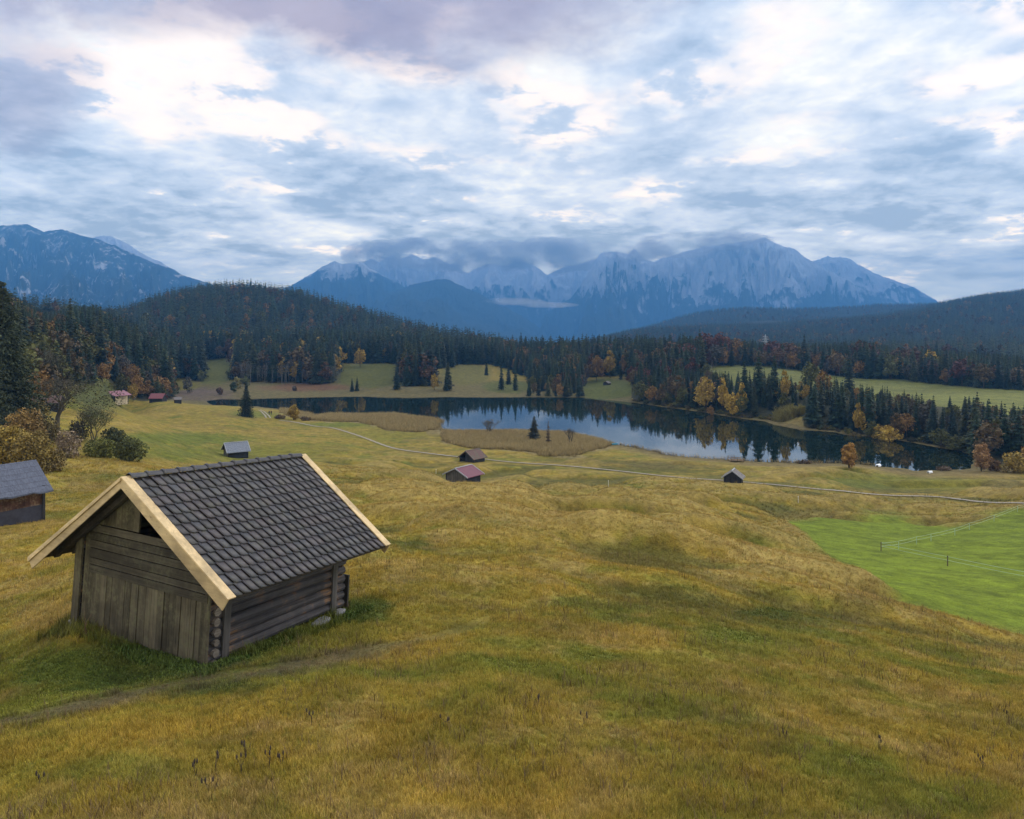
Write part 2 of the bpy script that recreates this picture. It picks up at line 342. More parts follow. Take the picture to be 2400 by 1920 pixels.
# ------------------------------------------------------------------ ground colours (what grows where, with some shading painted in)
GOLD, OLIVE, TAN, GREEN, DKGREEN, BROWN = map(np.array, [(.305, .216, .032), (.205, .182, .026), (.325, .236, .068), (.125, .155, .020), (.050, .080, .015), (.15, .115, .045)])
FIELD, REED, MARSH, RUST, EARTH = map(np.array, [(.160, .205, .016), (.28, .215, .095), (.165, .135, .055), (.19, .095, .05), (.12, .09, .05)])
# patches: image column, row, half width, half height, colour, strength
PATCH = [(225, 925, 75, 42, np.array((.085, .095, .025)), .95), (330, 1570, 330, 60, DKGREEN, .85), (60, 1560, 160, 70, GREEN, .5), (610, 1530, 120, 45, DKGREEN, .6), (760, 1480, 150, 70, GREEN, .5), (850, 1430, 60, 30, DKGREEN, .8),
         (950, 1284, 75, 22, DKGREEN, .75), (1180, 1295, 150, 22, OLIVE, .5), (1000, 1430, 160, 50, GREEN, .3),
         (1740, 1505, 140, 34, GREEN, .75), (1800, 1425, 90, 12, DKGREEN, .8), (1950, 1540, 160, 25, GREEN, .35), (1830, 1765, 90, 22, DKGREEN, .45), (1580, 1560, 140, 40, OLIVE, .7),
         (2240, 1870, 130, 50, GREEN, .55), (300, 1810, 160, 40, GREEN, .5), (1150, 1625, 90, 20, GREEN, .45), (1350, 1600, 200, 30, OLIVE, .6), (1750, 1640, 200, 25, GREEN, .3),
         (430, 1030, 180, 16, GREEN, .85), (560, 1065, 200, 22, GREEN, .6), (380, 1060, 110, 18, GREEN, .5), (700, 1055, 130, 14, OLIVE, .8), (900, 1020, 120, 12, OLIVE, .8), (850, 997, 150, 9, GREEN, .45), (780, 996, 90, 6, GREEN, .6),
         (600, 970, 60, 9, GREEN, .7), (2080, 1125, 190, 16, GREEN, .6), (2250, 1135, 150, 14, OLIVE, .8), (2350, 1140, 70, 9, BROWN, .6), (1180, 1078, 110, 5, GREEN, .5), (1480, 1085, 200, 8, BROWN, .45),
         (100, 1440, 100, 40, TAN, .7), (150, 1210, 80, 10, GREEN, .5), (250, 1130, 120, 26, BROWN, .35), (1150, 1160, 400, 40, TAN, .35), (1350, 1230, 350, 35, TAN, .35), (1800, 1340, 180, 30, TAN, .5), (2050, 1430, 160, 12, BROWN, .5), (2300, 1510, 150, 20, TAN, .4)]
TRAIL = [(-60, 1712), (60, 1690), (200, 1650), (330, 1622), (450, 1600), (600, 1572), (700, 1556), (800, 1543), (930, 1512), (1020, 1490), (1100, 1470), (1180, 1440), (1260, 1410), (1500, 1370), (1600, 1330), (1680, 1290), (1830, 1275)]
REED_A = [(1034, 1009), (1071, 1012), (1127, 1012), (1219, 1011), (1275, 1013), (1331, 1016), (1368, 1024), (1405, 1030), (1436, 1042), (1420, 1050), (1386, 1057), (1349, 1068), (1279, 1068), (1230, 1062), (1182, 1058), (1138, 1055), (1071, 1045), (1036, 1038), (1032, 1024)]
REED_B = [(655, 959), (703, 967), (740, 976), (774, 971), (848, 972), (923, 970), (960, 976), (1008, 981), (1038, 985), (1030, 997), (1032, 1009), (980, 1014), (905, 1010), (880, 999), (830, 990), (740, 988), (690, 980), (655, 968)]
def ip(u, pts): p = np.array(pts, float); return np.interp(u, p[:, 0], p[:, 1])
FRONT = [(-320, 190), (0, 188), (100, 188), (150, 205), (200, 240), (230, 285), (300, 288), (390, 292), (402, 330), (404, 440), (470, 440), (474, 575), (546, 575), (549, 432), (790, 420), (800, 528), (935, 530), (942, 395), (1008, 392), (1012, 500), (1060, 520), (1068, 545), (1150, 548), (1235, 470), (1240, 372), (1300, 362), (1364, 360), (1368, 462), (1478, 455), (1482, 338), (1562, 312), (1632, 297), (1678, 284), (1725, 272), (1794, 262), (1815, 262), (1822, 262), (1880, 255), (1887, 238), (1957, 231), (2003, 222), (2059, 221), (2142, 208), (2188, 200), (2258, 193), (2290, 178), (2400, 168), (2720, 150)]
FIELD_N = [(1640, 395), (1700, 345), (1800, 315), (1900, 295), (2100, 270), (2300, 240), (2720, 215)]   # near and far edge of the light green field
FIELD_F = [(1640, 440), (1750, 445), (1900, 440), (2100, 400), (2300, 350), (2720, 320)]
def ground_color(x, y, z=None):
    if z is None: z = H(x, y, False)
    u, r = proj(x, np.maximum(y, 1), z)
    n1 = fbm(x/3.0, y/1.8, 101, 5, .6); n2 = fbm(x/.8, y/.6, 103, 3, .6); n3 = fbm(x/12, y/7, 105, 3); n4 = fbm(x/25+3, y/16, 107, 3)
    def mx(a, b, t): return a+(b-a)*t[:, None]
    c = mx(np.tile(GOLD, (len(x), 1)), OLIVE, np.clip(.38+1.4*n1+.55*n3, 0, 1))
    c = mx(c, TAN, np.clip(.1+1.5*fbm(x/1.3+40, y/.9, 109, 4, .6)-.5*n3, 0, .85))
    c = mx(c, GREEN, np.clip((n3*.8+n1*.9-.36)*2.0, 0, .55))
    c = mx(c, BROWN, np.clip((n4*.7+n2*.55-.28)*1.6, 0, .55))
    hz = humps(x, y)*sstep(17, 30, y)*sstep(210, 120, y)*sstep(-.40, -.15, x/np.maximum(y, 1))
    c = mx(c, TAN, np.clip(hz*.9-.15+.3*n2, 0, .75)); c = mx(c, np.array((.115, .105, .022)), np.clip(-hz*2.3-.10+.4*n1, 0, .85))  # tan tops, dark dips: hummock shading painted in, with drier and greener growth
    for cx, cy, rx, ry, col, a in PATCH:
        q = ((u-cx)/rx)**2+((r-cy)/ry)**2; m = q < 3
        if not m.any(): continue
        t = np.zeros(len(x)); t[m] = a*(.75 if cy > 1400 and cx > 900 else 1)*sstep(1.5, .25, q[m]+1.1*n1[m]+.7*n2[m]); c = mx(c, col, t)
    g = greenfield(x, y); c = mx(c, FIELD*(1+.25*n1[:, None]), np.clip(g*1.15+n2*.15*(g > .05), 0, 1))
    e = sstep(30, 3, polydist(u, r, GF)); c = mx(c, (TAN*.8), np.clip(e*(1-g)*.55*(x > 18)*(y > 20)*(y < 130), 0, 1))
    m = (y > 9) & (y < 60)
    if m.any():
        d = polydist(u[m], r[m], TRAIL, False); wd = 13-(u[m] > 900)*4
        t = np.zeros(len(x)); t[m] = sstep(1300, 700, u[m])*.8*sstep(1.9, .1, d/wd+.9*n2[m]+.9*n1[m]); c = mx(c, EARTH, t)
    # marsh and reeds round the lake
    far = y > 150
    d = np.full(len(x), 999.); near = far & (y < 420) & (x > LB[0]-60) & (x < LB[1]+60)
    if near.any(): d[near] = polydist(x[near], y[near], LAKE)
    nb_ = far & (y < 262) & (u > 1000); c = mx(c, np.array((.215, .160, .065)), nb_*sstep(16, 4, d+5*n3+3*n1)*.85)
    k = sstep(6, 1.0, d+1.5*n1)*far; c = mx(c, BROWN*1.1, k*.9)
    mf = sstep(285, 320, y+8*n3)*sstep(460, 420, y)*(u < 1480)*far; c = mx(c, MARSH, np.clip(mf*.9, 0, 1))
    q = ((u-720)/120)**2+((r-908)/9)**2; c = mx(c, RUST, np.where(far & (y < 470), sstep(1.4, .2, q+n1), 0)*.85)
    q = ((u-440)/110)**2+((r-918)/14)**2; c = mx(c, np.array((.17, .12, .10)), np.where(far & (y < 470), sstep(1.4, .2, q+n1), 0)*.8)
    for cx, cy, rx, ry, cc in [(875, 880, 100, 30, (.135, .135, .028)), (1090, 880, 60, 24, (.17, .15, .035)), (1000, 900, 50, 14, (.17, .14, .045)), (500, 868, 50, 32, (.155, .155, .035)), (410, 900, 60, 16, (.20, .17, .035)), (1190, 906, 60, 14, (.12, .125, .03)), (1420, 908, 70, 20, (.115, .125, .028))]:
        q = ((u-cx)/rx)**2+((r-cy)/ry)**2; c = mx(c, np.array(cc), np.where(far & (y > 350) & (y < 640), sstep(1.3, .7, q+.5*n1), 0))
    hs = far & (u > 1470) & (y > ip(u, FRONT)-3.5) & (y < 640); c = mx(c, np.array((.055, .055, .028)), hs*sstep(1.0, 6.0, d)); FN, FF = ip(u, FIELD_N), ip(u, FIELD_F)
    hf = far & (u > 1620) & (y > FN-8) & (y < FF+6); c = mx(c, np.array((.175, .18, .04))*(1+.3*n3[:, None]), hf*1.0)
    nb = fbm(x/4, y/4, 111, 3); ra = inpoly(u+20*nb, r+9*nb, REED_A) | inpoly(u+20*nb, r+9*nb, REED_B); c = mx(c, REED, (far & ra)*.80)
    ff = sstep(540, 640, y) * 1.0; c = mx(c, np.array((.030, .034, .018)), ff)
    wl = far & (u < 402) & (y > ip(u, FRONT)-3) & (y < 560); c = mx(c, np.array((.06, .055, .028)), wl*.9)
    c = c*(1+.10*n2[:, None]); c = c*(1-.20*sstep(30, 140, y)-.14*sstep(300, 350, y))[:, None]  # farther meadow darkened: paints in the self-shadowing that tufts would give
    return np.clip(c, .005, .9)
def ground_material():
    m = bpy.data.materials.new('meadow'); m.use_nodes = True; N = NT(m.node_tree); b = N.n['Principled BSDF']
    a = N.node('ShaderNodeVertexColor', layer_name='tone').outputs[0]
    pos = N.node('ShaderNodeNewGeometry').outputs['Position']
    x, y, z = N.sep(pos)
    ny = N.comb(x, N.math('MULTIPLY', y, 1.0), z)
    f1 = N.noise(ny, 9.0, 5, .7); f2 = N.noise(ny, 1.6, 5, .65); f3 = N.noise(ny, .45, 4, .65)
    f = N.math('ADD', N.math('MULTIPLY', f1, .4), N.math('ADD', N.math('MULTIPLY', f2, .4), N.math('MULTIPLY', f3, .55)))
    k = N.mapr(f, .47, .88, .35, 1.65, False)
    c = N.vmath('MULTIPLY', a, N.comb(k, k, k))
    c = N.mix(N.mapr(N.noise(ny, 3.3, 4, .7), .55, .75, 0, .45), c, N.vmath('MULTIPLY', a, (.55, .85, .7)))
    N.l.new(c, b.inputs['Base Color']); b.inputs['Roughness'].default_value = .95; b.inputs['Specular IOR Level'].default_value = .15
    bp = N.node('ShaderNodeBump'); bp.inputs['Strength'].default_value = .9; bp.inputs['Distance'].default_value = .12
    N.l.new(N.math('ADD', f1, N.math('MULTIPLY', f2, 1.6)), bp.inputs['Height']); N.l.new(bp.outputs[0], b.inputs['Normal'])
    return m
M_GROUND = ground_material()
def build_ground():
    s = np.concatenate([np.linspace(-1.6, -.82, 40)[:-1], np.linspace(-.82, .82, 900), np.linspace(.82, 1.6, 40)[1:]])
    Y = np.concatenate([np.exp(np.linspace(math.log(3.5), math.log(60), 420))[:-1], np.exp(np.linspace(math.log(60), math.log(460), 420))[:-1], np.exp(np.linspace(math.log(460), math.log(15000), 130))])
    S, YY = np.meshgrid(s, Y); X = S*YY
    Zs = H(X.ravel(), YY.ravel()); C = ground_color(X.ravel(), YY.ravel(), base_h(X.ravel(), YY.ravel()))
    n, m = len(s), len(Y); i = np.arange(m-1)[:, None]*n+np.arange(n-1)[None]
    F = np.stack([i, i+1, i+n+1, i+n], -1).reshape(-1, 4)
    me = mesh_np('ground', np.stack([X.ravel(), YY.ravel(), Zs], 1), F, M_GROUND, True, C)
    return tag(link(bpy.data.objects.new('ground', me)), 'golden autumn meadow and hills around the lake', 'ground', kind='structure')
build_ground()

# ------------------------------------------------------------------ lake
def build_lake():
    m = bpy.data.materials.new('lake_water'); m.use_nodes = True; N = NT(m.node_tree); b = N.n['Principled BSDF']
    b.inputs['Base Color'].default_value = (.006, .014, .011, 1); b.inputs['Roughness'].default_value = .02; b.inputs['IOR'].default_value = 4.6
    b.inputs['Specular IOR Level'].default_value = .5
    pos = N.node('ShaderNodeNewGeometry').outputs['Position']; x, y, z = N.sep(pos)
    bp = N.node('ShaderNodeBump'); bp.inputs['Strength'].default_value = .012; bp.inputs['Distance'].default_value = .3
    N.l.new(N.noise(N.comb(N.math('MULTIPLY', x, .35), y, 0), .8, 2), bp.inputs['Height']); N.l.new(bp.outputs[0], b.inputs['Normal'])
    x0, x1, y0, y1 = LB[0]-12, LB[1]+12, LB[2]-12, LB[3]+12
    me = mesh_np('lake', [(x0, y0, 0), (x1, y0, 0), (x1, y1, 0), (x0, y1, 0)], [(0, 1, 2, 3)], m)
    tag(link(bpy.data.objects.new('lake', me)), 'still dark green lake mirroring the forest and sky', 'lake', kind='structure')
build_lake()

# ------------------------------------------------------------------ mountains
def mountain_material(name, forest, rock, snow, snow_lo, snow_hi, scale, rock_lo, patch=.0):
    m = bpy.data.materials.new(name); m.use_nodes = True; N = NT(m.node_tree); b = N.n['Principled BSDF']
    geo = N.node('ShaderNodeNewGeometry'); pos = geo.outputs['Position']; x, y, z = N.sep(pos); nx, ny, nz = N.sep(geo.outputs['Normal'])
    n1 = N.noise(pos, .004*scale, 6, .62); n2 = N.noise(N.comb(x, N.math('MULTIPLY', y, .6), N.math('MULTIPLY', z, .55)), .015*scale, 7, .66)
    att = N.node('ShaderNodeVertexColor', layer_name='tone').outputs[0]; gully, *_ = N.sep(att)
    hgt = N.math('ADD', z, N.math('MULTIPLY', N.math('SUBTRACT', n1, .5), (snow_hi-snow_lo)*1.6))
    hgt = N.math('ADD', hgt, N.math('MULTIPLY', N.math('SUBTRACT', n2, .5), (snow_hi-snow_lo)*.9))
    hgt = N.math('ADD', hgt, N.math('MULTIPLY', gully, (snow_hi-snow_lo)*1.15))
    rk = N.mapr(hgt, rock_lo, rock_lo+(snow_hi-snow_lo)*.35)
    c = N.mix(rk, forest, N.mix(n2, rock, tuple(v*1.5 for v in rock)))
    if patch: c = N.mix(N.mapr(N.math('ADD', n2, N.math('MULTIPLY', n1, .6)), .86, .98, 0, patch), c, tuple(v*1.6 for v in rock))
    sn = N.math('MULTIPLY', N.mapr(hgt, snow_lo, snow_hi), N.mapr(n2, .35, .6, .35, 1))
    c = N.mix(sn, c, snow)
    N.l.new(c, b.inputs['Base Color']); b.inputs['Roughness'].default_value = .95; b.inputs['Specular IOR Level'].default_value = .1
    bp = N.node('ShaderNodeBump'); bp.inputs['Strength'].default_value = 1; bp.inputs['Distance'].default_value = 60/scale
    N.l.new(n2, bp.inputs['Height']); N.l.new(bp.outputs[0], b.inputs['Normal'])
    return m
def mountain(name, label, sil, Dm, front, back, zb, spur, gfreq, mat, seed, power=1.0, rough=11):
    sil = np.array(sil, float); u = np.linspace(sil[0, 0], sil[-1, 0], int((sil[-1, 0]-sil[0, 0])/1.6)+2)
    zr = CAMZ+(YH-np.interp(u, sil[:, 0], sil[:, 1]))/FPX*Dm
    zr = zr+rough*(1.3*fbm(u/17, u*0, seed+3, 4, .5)+.15*fbm(u/4, u*0, seed+4, 2))*(Dm/6000)
    d = np.concatenate([-front*np.linspace(1, 0, 150)**1.25, np.linspace(0, back, 16)[1:]])
    Ug, Dg = np.meshgrid(u, d); Zr = np.tile(zr, (len(d), 1))
    fr = np.clip(-Dg/front, 0, 1); bk = np.clip(Dg/back, 0, 1)
    wob = 38*fbm(Ug/70, Dg/front*2.0, seed, 3)
    rg = lambda f, k, dv, sd, tilt: 1-np.abs(vn((Ug+wob*k+tilt*fr*fr)*gfreq/f, fr*dv+sd*.37, seed+sd))*2.0
    wob2 = 30*fbm(Ug/38, fr*3.0, seed+41, 3); wob = wob+wob2
    rid = rg(74, 1.0, 1.8, 5, 150); rid2 = rg(31, 1.3, 3.6, 9, -140); rid3 = rg(14, 1.3, 9, 13, 110); rid4 = rg(6.5, 1.3, 20, 17, -80); iso = fbm(Ug/11, fr*16, seed+51, 4, .6)
    env = np.clip(fr*5, 0, 1)*(1-fr)**.7; hi = np.clip(1.25-1.3*fr, 0, 1)
    g = (1-fr)**power*(1-bk)
    rr_ = .60*(rid-.45)*(.5+fr)+.36*(rid2-.45)+.22*(rid3-.45)*hi+.08*(rid4-.45)*hi+.10*iso
    Zs = zb+(Zr-zb)*g+spur*env*rr_-spur*.12*env
    W = Dm+Dg+front*.12*fbm(Ug/120, Dg/front*3, seed+21, 3)*np.clip(fr*3, 0, 1)
    lim = CAMZ+(Zr-CAMZ)/Dm*W-2; Zs = np.where(Dg < 0, np.minimum(Zs, lim), Zs)
    X = (Ug-1200)/FPX*W
    gl = np.clip(-(.5*(rid-.45)+.4*(rid2-.45)+.5*(rid3-.45)+.3*(rid4-.45)+.35*iso)*env*1.5, -1, 1)*.5
    n, m = len(u), len(d); i = np.arange(m-1)[:, None]*n+np.arange(n-1)[None]
    F = np.stack([i, i+1, i+n+1, i+n], -1).reshape(-1, 4)
    me = mesh_np(name, np.stack([X.ravel(), W.ravel(), Zs.ravel()], 1), F, mat, True, np.repeat(gl.ravel()[:, None], 3, 1))
    return tag(link(bpy.data.objects.new(name, me)), label, 'mountain', kind='structure')
FOR = (.022, .034, .022); ROCK = (.30, .29, .28); SNOW = (.66, .68, .72)
MA = mountain_material('left_mountain_rock', FOR, (.30, .29, .29), (.55, .55, .57), 900, 1700, 1.3, 1000, .95)
MB_ = mountain_material('forested_mountain', FOR, (.34, .34, .34), (.55, .57, .61), 830, 1080, 1.1, 760, 0.0)
MC = mountain_material('limestone_massif', FOR, (.40, .40, .42), SNOW, 720, 1350, 1.0, 560, .0)
MD = mountain_material('hazy_hill', (.03, .035, .025), (.2, .2, .17), SNOW, 5000, 5600, 4, 5000, .5)
mountain('mountain', 'blue forested mountain with pale scree patches at the left edge', [(-420, 560), (-250, 500), (-120, 520), (0, 528), (25, 527), (55, 524), (80, 534), (105, 543), (145, 538), (180, 550), (230, 563), (270, 575), (320, 600), (360, 616), (400, 630), (440, 648), (480, 662), (520, 676), (600, 720), (700, 790)], 6000, 3200, 1600, -60, 330, 1.0, MA, 210, 1.1)
mountain('mountain', 'pale purple summit rising behind the left mountain', [(120, 640), (200, 560), (240, 552), (262, 552), (290, 566), (330, 590), (370, 612), (430, 645), (520, 690)], 8200, 2500, 1500, 0, 300, 1.0, MC, 230)
mountain('mountain', 'snow dusted pointed mountain with dark forested flank left of centre', [(560, 745), (640, 690), (690, 664), (735, 639), (760, 622), (783, 611), (803, 619), (830, 617), (852, 618), (875, 632), (903, 650), (930, 664), (960, 676), (1010, 700), (1100, 740), (1200, 785)], 8500, 3600, 1500, -60, 330, 1.0, MB_, 250, 1.0)
mountain('mountain', 'smooth dark blue forested mountain shoulder in front of the snowy range', [(820, 760), (900, 690), (960, 669), (1000, 659), (1040, 654), (1072, 663), (1108, 682), (1145, 700), (1182, 720), (1220, 737), (1250, 757), (1300, 800)], 7200, 2800, 1500, -60, 120, .8, MB_, 270, 1.0)
mountain('mountain', 'snowy cloud capped range behind the valley in the middle', [(760, 700), (810, 650), (850, 616), (870, 606), (890, 612), (915, 600), (940, 606), (965, 596), (990, 608), (1020, 602), (1050, 618), (1075, 628), (1095, 640), (1115, 628), (1150, 618), (1185, 622), (1215, 610), (1245, 618), (1262, 628), (1282, 644), (1300, 634), (1340, 622), (1400, 606), (1460, 600), (1560, 640)], 10800, 2900, 1500, -40, 480, 1.0, MC, 290, 1.05)
mountain('mountain', 'huge pale limestone massif with snowy gullies right of the valley', [(1130, 850), (1200, 770), (1270, 742), (1310, 716), (1340, 698), (1365, 664), (1388, 625), (1404, 596), (1430, 588), (1455, 590), (1472, 594), (1487, 582), (1499, 596), (1515, 608), (1535, 612), (1562, 602), (1600, 592), (1650, 578), (1700, 572), (1760, 564), (1795, 556), (1812, 566), (1835, 578), (1860, 584), (1885, 600), (1920, 622), (1960, 645), (2000, 664), (2060, 690), (2120, 715), (2300, 780)], 9000, 3000, 1600, -60, 520, 1.25, MC, 310, .95)
mountain('mountain', 'rounded blue summit at the right end of the limestone massif', [(1800, 680), (1870, 626), (1915, 609), (1942, 602), (1970, 601), (1992, 607), (2012, 622), (2050, 640), (2085, 652), (2130, 668), (2165, 685), (2195, 706), (2260, 760)], 10500, 3200, 1500, -40, 330, 1.0, MC, 330, 1.0)

# ------------------------------------------------------------------ the air
def build_haze():
    m = bpy.data.materials.new('haze_air'); m.use_nodes = True; N = NT(m.node_tree); N.n.remove(N.n['Principled BSDF'])
    v = N.node('ShaderNodeVolumePrincipled'); v.inputs['Color'].default_value = (.13, .42, .97, 1); v.inputs['Density'].default_value = HAZE
    v.inputs['Anisotropy'].default_value = 0; N.l.new(v.outputs[0], N.n['Material Output'].inputs['Volume'])
    b = MB(); b.box(-16000, 16000, -40, 12600, -90, 1480)
    o = b.build('haze', m); tag(o, 'thin blue air lying between the meadow and the mountains', 'haze', kind='stuff')
build_haze()

# ------------------------------------------------------------------ foliage and bark
def leaf_material(name, sub=.0):
    m = bpy.data.materials.new(name); m.use_nodes = True; N = NT(m.node_tree); b = N.n['Principled BSDF']
    t = N.node('ShaderNodeAttribute', attribute_type='INSTANCER', attribute_name='tint').outputs['Color']
    a = N.node('ShaderNodeVertexColor', layer_name='tone').outputs[0]
    c = N.mix(1.0, t, a, 'MULTIPLY')
    N.l.new(c, b.inputs['Base Color']); b.inputs['Roughness'].default_value = .8; b.inputs['Specular IOR Level'].default_value = .2
    return m
M_LEAF = leaf_material('foliage'); M_NEEDLE = leaf_material('needles')
def flat_material(name, col, rough=.9, nscale=0, namt=.3, axis=None, metal=0):
    m = bpy.data.materials.new(name); m.use_nodes = True; N = NT(m.node_tree); b = N.n['Principled BSDF']
    a = N.node('ShaderNodeVertexColor', layer_name='tone').outputs[0]
    v = N.node('ShaderNodeTexCoord').outputs['Object']
    if axis: v = N.vmath('MULTIPLY', v, axis)
    n = N.noise(v, nscale or 3, 5, .65)
    k = N.math('MULTIPLY', N.mapr(n, .3, .7, 1-namt, 1+namt, False), N.math('ADD', N.math('MULTIPLY', N.sep(a)[0], 1.0), .5))
    N.l.new(N.vmath('MULTIPLY', N.comb(k, k, k), tuple(col)), b.inputs['Base Color'])
    b.inputs['Roughness'].default_value = rough; b.inputs['Specular IOR Level'].default_value = .3; b.inputs['Metallic'].default_value = metal
    bp = N.node('ShaderNodeBump'); bp.inputs['Strength'].default_value = .4; bp.inputs['Distance'].default_value = .02
    N.l.new(n, bp.inputs['Height']); N.l.new(bp.outputs[0], b.inputs['Normal'])
    return m
M_BARK = flat_material('bark', (.075, .06, .045), nscale=6, axis=(1, 1, .2))
M_PALEBARK = flat_material('pale_bark', (.17, .155, .13), nscale=6, axis=(1, 1, .2))
M_TWIG = flat_material('twigs', (.10, .085, .06), nscale=4)

def spruce_mesh(name, seed, levels=24, per=9, extra=2, slim=.17):
    """unit height needle crown: whorls of drooping ragged boughs"""
    r = np.random.default_rng(seed); V = []; F = []; C = []
    for i in range(levels):
        t = (i+r.uniform(-.3, .3))/levels; z = .06+.93*max(t, 0)**.95
        rad = slim*(1-z)**.80*(1+.16*math.sin(i*2.4+seed))*(1 if z > .15 else .75+z*1.6)+.006
        k = max(4, int(per*(1-.45*z))); a0 = r.uniform(0, 6.28)
        for j in range(k):
            a = a0+6.283*(j+r.uniform(-.3, .3))/k; L = rad*r.uniform(.62, 1.18); dr = L*r.uniform(.22, .50); w = L*r.uniform(.24, .36)+.004
            d = np.array([math.cos(a), math.sin(a), 0]); p = np.array([-d[1], d[0], 0]); up = np.array([0, 0, 1.])
            c = np.array([0, 0, z]); tone = r.uniform(.55, 1.5)
            b = len(V); V += [c+up*.012, c+d*L*.55+p*w-up*(dr*.55+.010), c+d*L-up*dr*.75, c+d*L*.55-p*w-up*(dr*.55+.010), c+d*L*.6+up*(.008-dr*.25)]
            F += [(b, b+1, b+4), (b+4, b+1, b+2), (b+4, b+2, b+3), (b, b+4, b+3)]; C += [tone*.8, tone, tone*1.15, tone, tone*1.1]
            for e in range(extra):
                q = r.uniform(.35, .95); o = r.uniform(-.7, .7)*w; b = len(V); s = L*r.uniform(.12, .22)+.003
                c2 = c+d*L*q+p*o-up*dr*q*.7; V += [c2+p*s*.7, c2-p*s*.7, c2+d*s*.5-up*s*1.5]; F += [(b, b+1, b+2)]; C += [tone*.7, tone*.7, tone*.5]
    V += [np.array([.008, 0, .93]), np.array([-.008, .0, .93]), np.array([0, 0, 1.0])]; n = len(V); F += [(n-3, n-2, n-1)]; C += [1, 1, 1.2]
    F3 = np.array(F); me = mesh_np(name, V, F3, M_NEEDLE, False, np.repeat(np.array(C)[:, None], 3, 1)); return me
def spruce_near(name, seed, levels, per, slim, sprays=13, size=.010):
    r = np.random.default_rng(seed); cs = []; ds = []; tn = []
    for i in range(levels):
        z = .04+.95*((i+r.uniform(-.4, .4))/levels); z = min(.985, max(.03, z)); rad = slim*(1-z)**.75*(1+.14*math.sin(i*2.1+seed))+.004; k = max(4, int(per*(1-.5*z))); a0 = r.uniform(0, 6.28)
        for j in range(k):
            a = a0+6.283*(j+r.uniform(-.35, .35))/k; L = rad*r.uniform(.55, 1.2); dr = L*r.uniform(.2, .5); d = np.array([math.cos(a), math.sin(a), 0]); p = np.array([-d[1], d[0], 0]); t = r.uniform(.6, 1.4)
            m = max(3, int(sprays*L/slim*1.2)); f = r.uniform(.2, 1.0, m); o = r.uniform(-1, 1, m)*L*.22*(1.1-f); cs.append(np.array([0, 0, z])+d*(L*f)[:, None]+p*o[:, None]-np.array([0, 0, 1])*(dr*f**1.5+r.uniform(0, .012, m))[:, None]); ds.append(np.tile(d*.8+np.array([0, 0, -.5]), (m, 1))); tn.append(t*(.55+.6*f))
    C = np.concatenate(cs); Dd = np.concatenate(ds)+r.normal(0, .45, C.shape); Dd /= np.linalg.norm(Dd, axis=1)[:, None]; S = np.cross(Dd, r.normal(size=C.shape)); S /= np.linalg.norm(S, axis=1)[:, None]; t = np.concatenate(tn); n = len(C); s = size*r.uniform(.6, 1.5, n)[:, None]
    V = np.stack([C-S*s*.55-Dd*s*.6, C+S*s*.55-Dd*s*.6, C+Dd*s*1.3], 1).reshape(-1, 3); T_ = np.repeat(t*r.uniform(.7, 1.3, n), 3)
    return mesh_np(name, V, np.arange(n*3).reshape(-1, 3), M_NEEDLE, False, np.repeat(T_[:, None], 3, 1))
def leaf_cloud(r, lobes, n, size, flat=.0):
    """n small leaf sprays spread through overlapping lobes -> V, F, C"""
    L = np.array(lobes); wgt = L[:, 3]**2; idx = r.choice(len(L), n, p=wgt/wgt.sum())
    d = r.normal(size=(n, 3)); d /= np.linalg.norm(d, axis=1)[:, None]; q = r.uniform(.35, 1.0, n)**.5
    c = L[idx, :3]+d*(L[idx, 3]*q)[:, None]*np.array([1, 1, .85])
    a = r.normal(size=(n, 3))*.6+d; a /= np.linalg.norm(a, axis=1)[:, None]
    b = np.cross(a, r.normal(size=(n, 3))); b /= np.linalg.norm(b, axis=1)[:, None]; e = np.cross(a, b)
    s = size*r.uniform(.5, 1.3, n)[:, None]
    V = np.stack([c-b*s-e*s*.5, c+b*s*.7-e*s*.8, c+b*s+e*s*.6, c-b*s*.5+e*s], 1).reshape(-1, 3)
    F = np.arange(n*4).reshape(-1, 4)
    lt = r.uniform(.75, 1.25, len(L))[idx]; C = np.repeat(lt*r.uniform(.65, 1.35, n), 4)
    return V, F, C
def crown_mesh(name, seed, n=700, size=.035, wide=.36, base=.22, lobes=11, tall=1.0):
    r = np.random.default_rng(seed); L = []
    for i in range(lobes):
        t = (i+.5)/lobes; z = base+(1-base)*(.12+.76*t); rr = wide*math.sin(math.pi*min(.93, .22+.70*t))**.8
        a = i*2.4+r.uniform(-.4, .4); q = rr*r.uniform(.35, .72); L.append((math.cos(a)*q, math.sin(a)*q, z+r.uniform(-.03, .03), rr*r.uniform(.42, .66)))
    L.append((0, 0, .60, wide*.62)); L.append((.03, .02, .86, wide*.36))
    V, F, C = leaf_cloud(r, L, n, size); return mesh_np(name, V, F, M_LEAF, False, np.repeat(C[:, None], 3, 1))
def trunk_mesh(name, seed, hgt=.95, r0=.018, limbs=5, spread=.22, lo=.28, mat=None):
    r = random.Random(seed); m = MB(); m.tube([(0, 0, -.03), (r.uniform(-.01, .01), r.uniform(-.01, .01), hgt*.5), (0, 0, hgt)], [r0, r0*.7, r0*.15], 6)
    for i in range(limbs):
        z = lo+(hgt-lo-.15)*i/max(1, limbs-1); a = i*2.4+r.random(); q = spread*r.uniform(.7, 1.1)
        m.tube([(0, 0, z), (math.cos(a)*q*.5, math.sin(a)*q*.5, z+.07), (math.cos(a)*q, math.sin(a)*q, z+.17)], [r0*.5, r0*.33, r0*.1], 5)
    return m.mesh(name, mat or M_BARK)
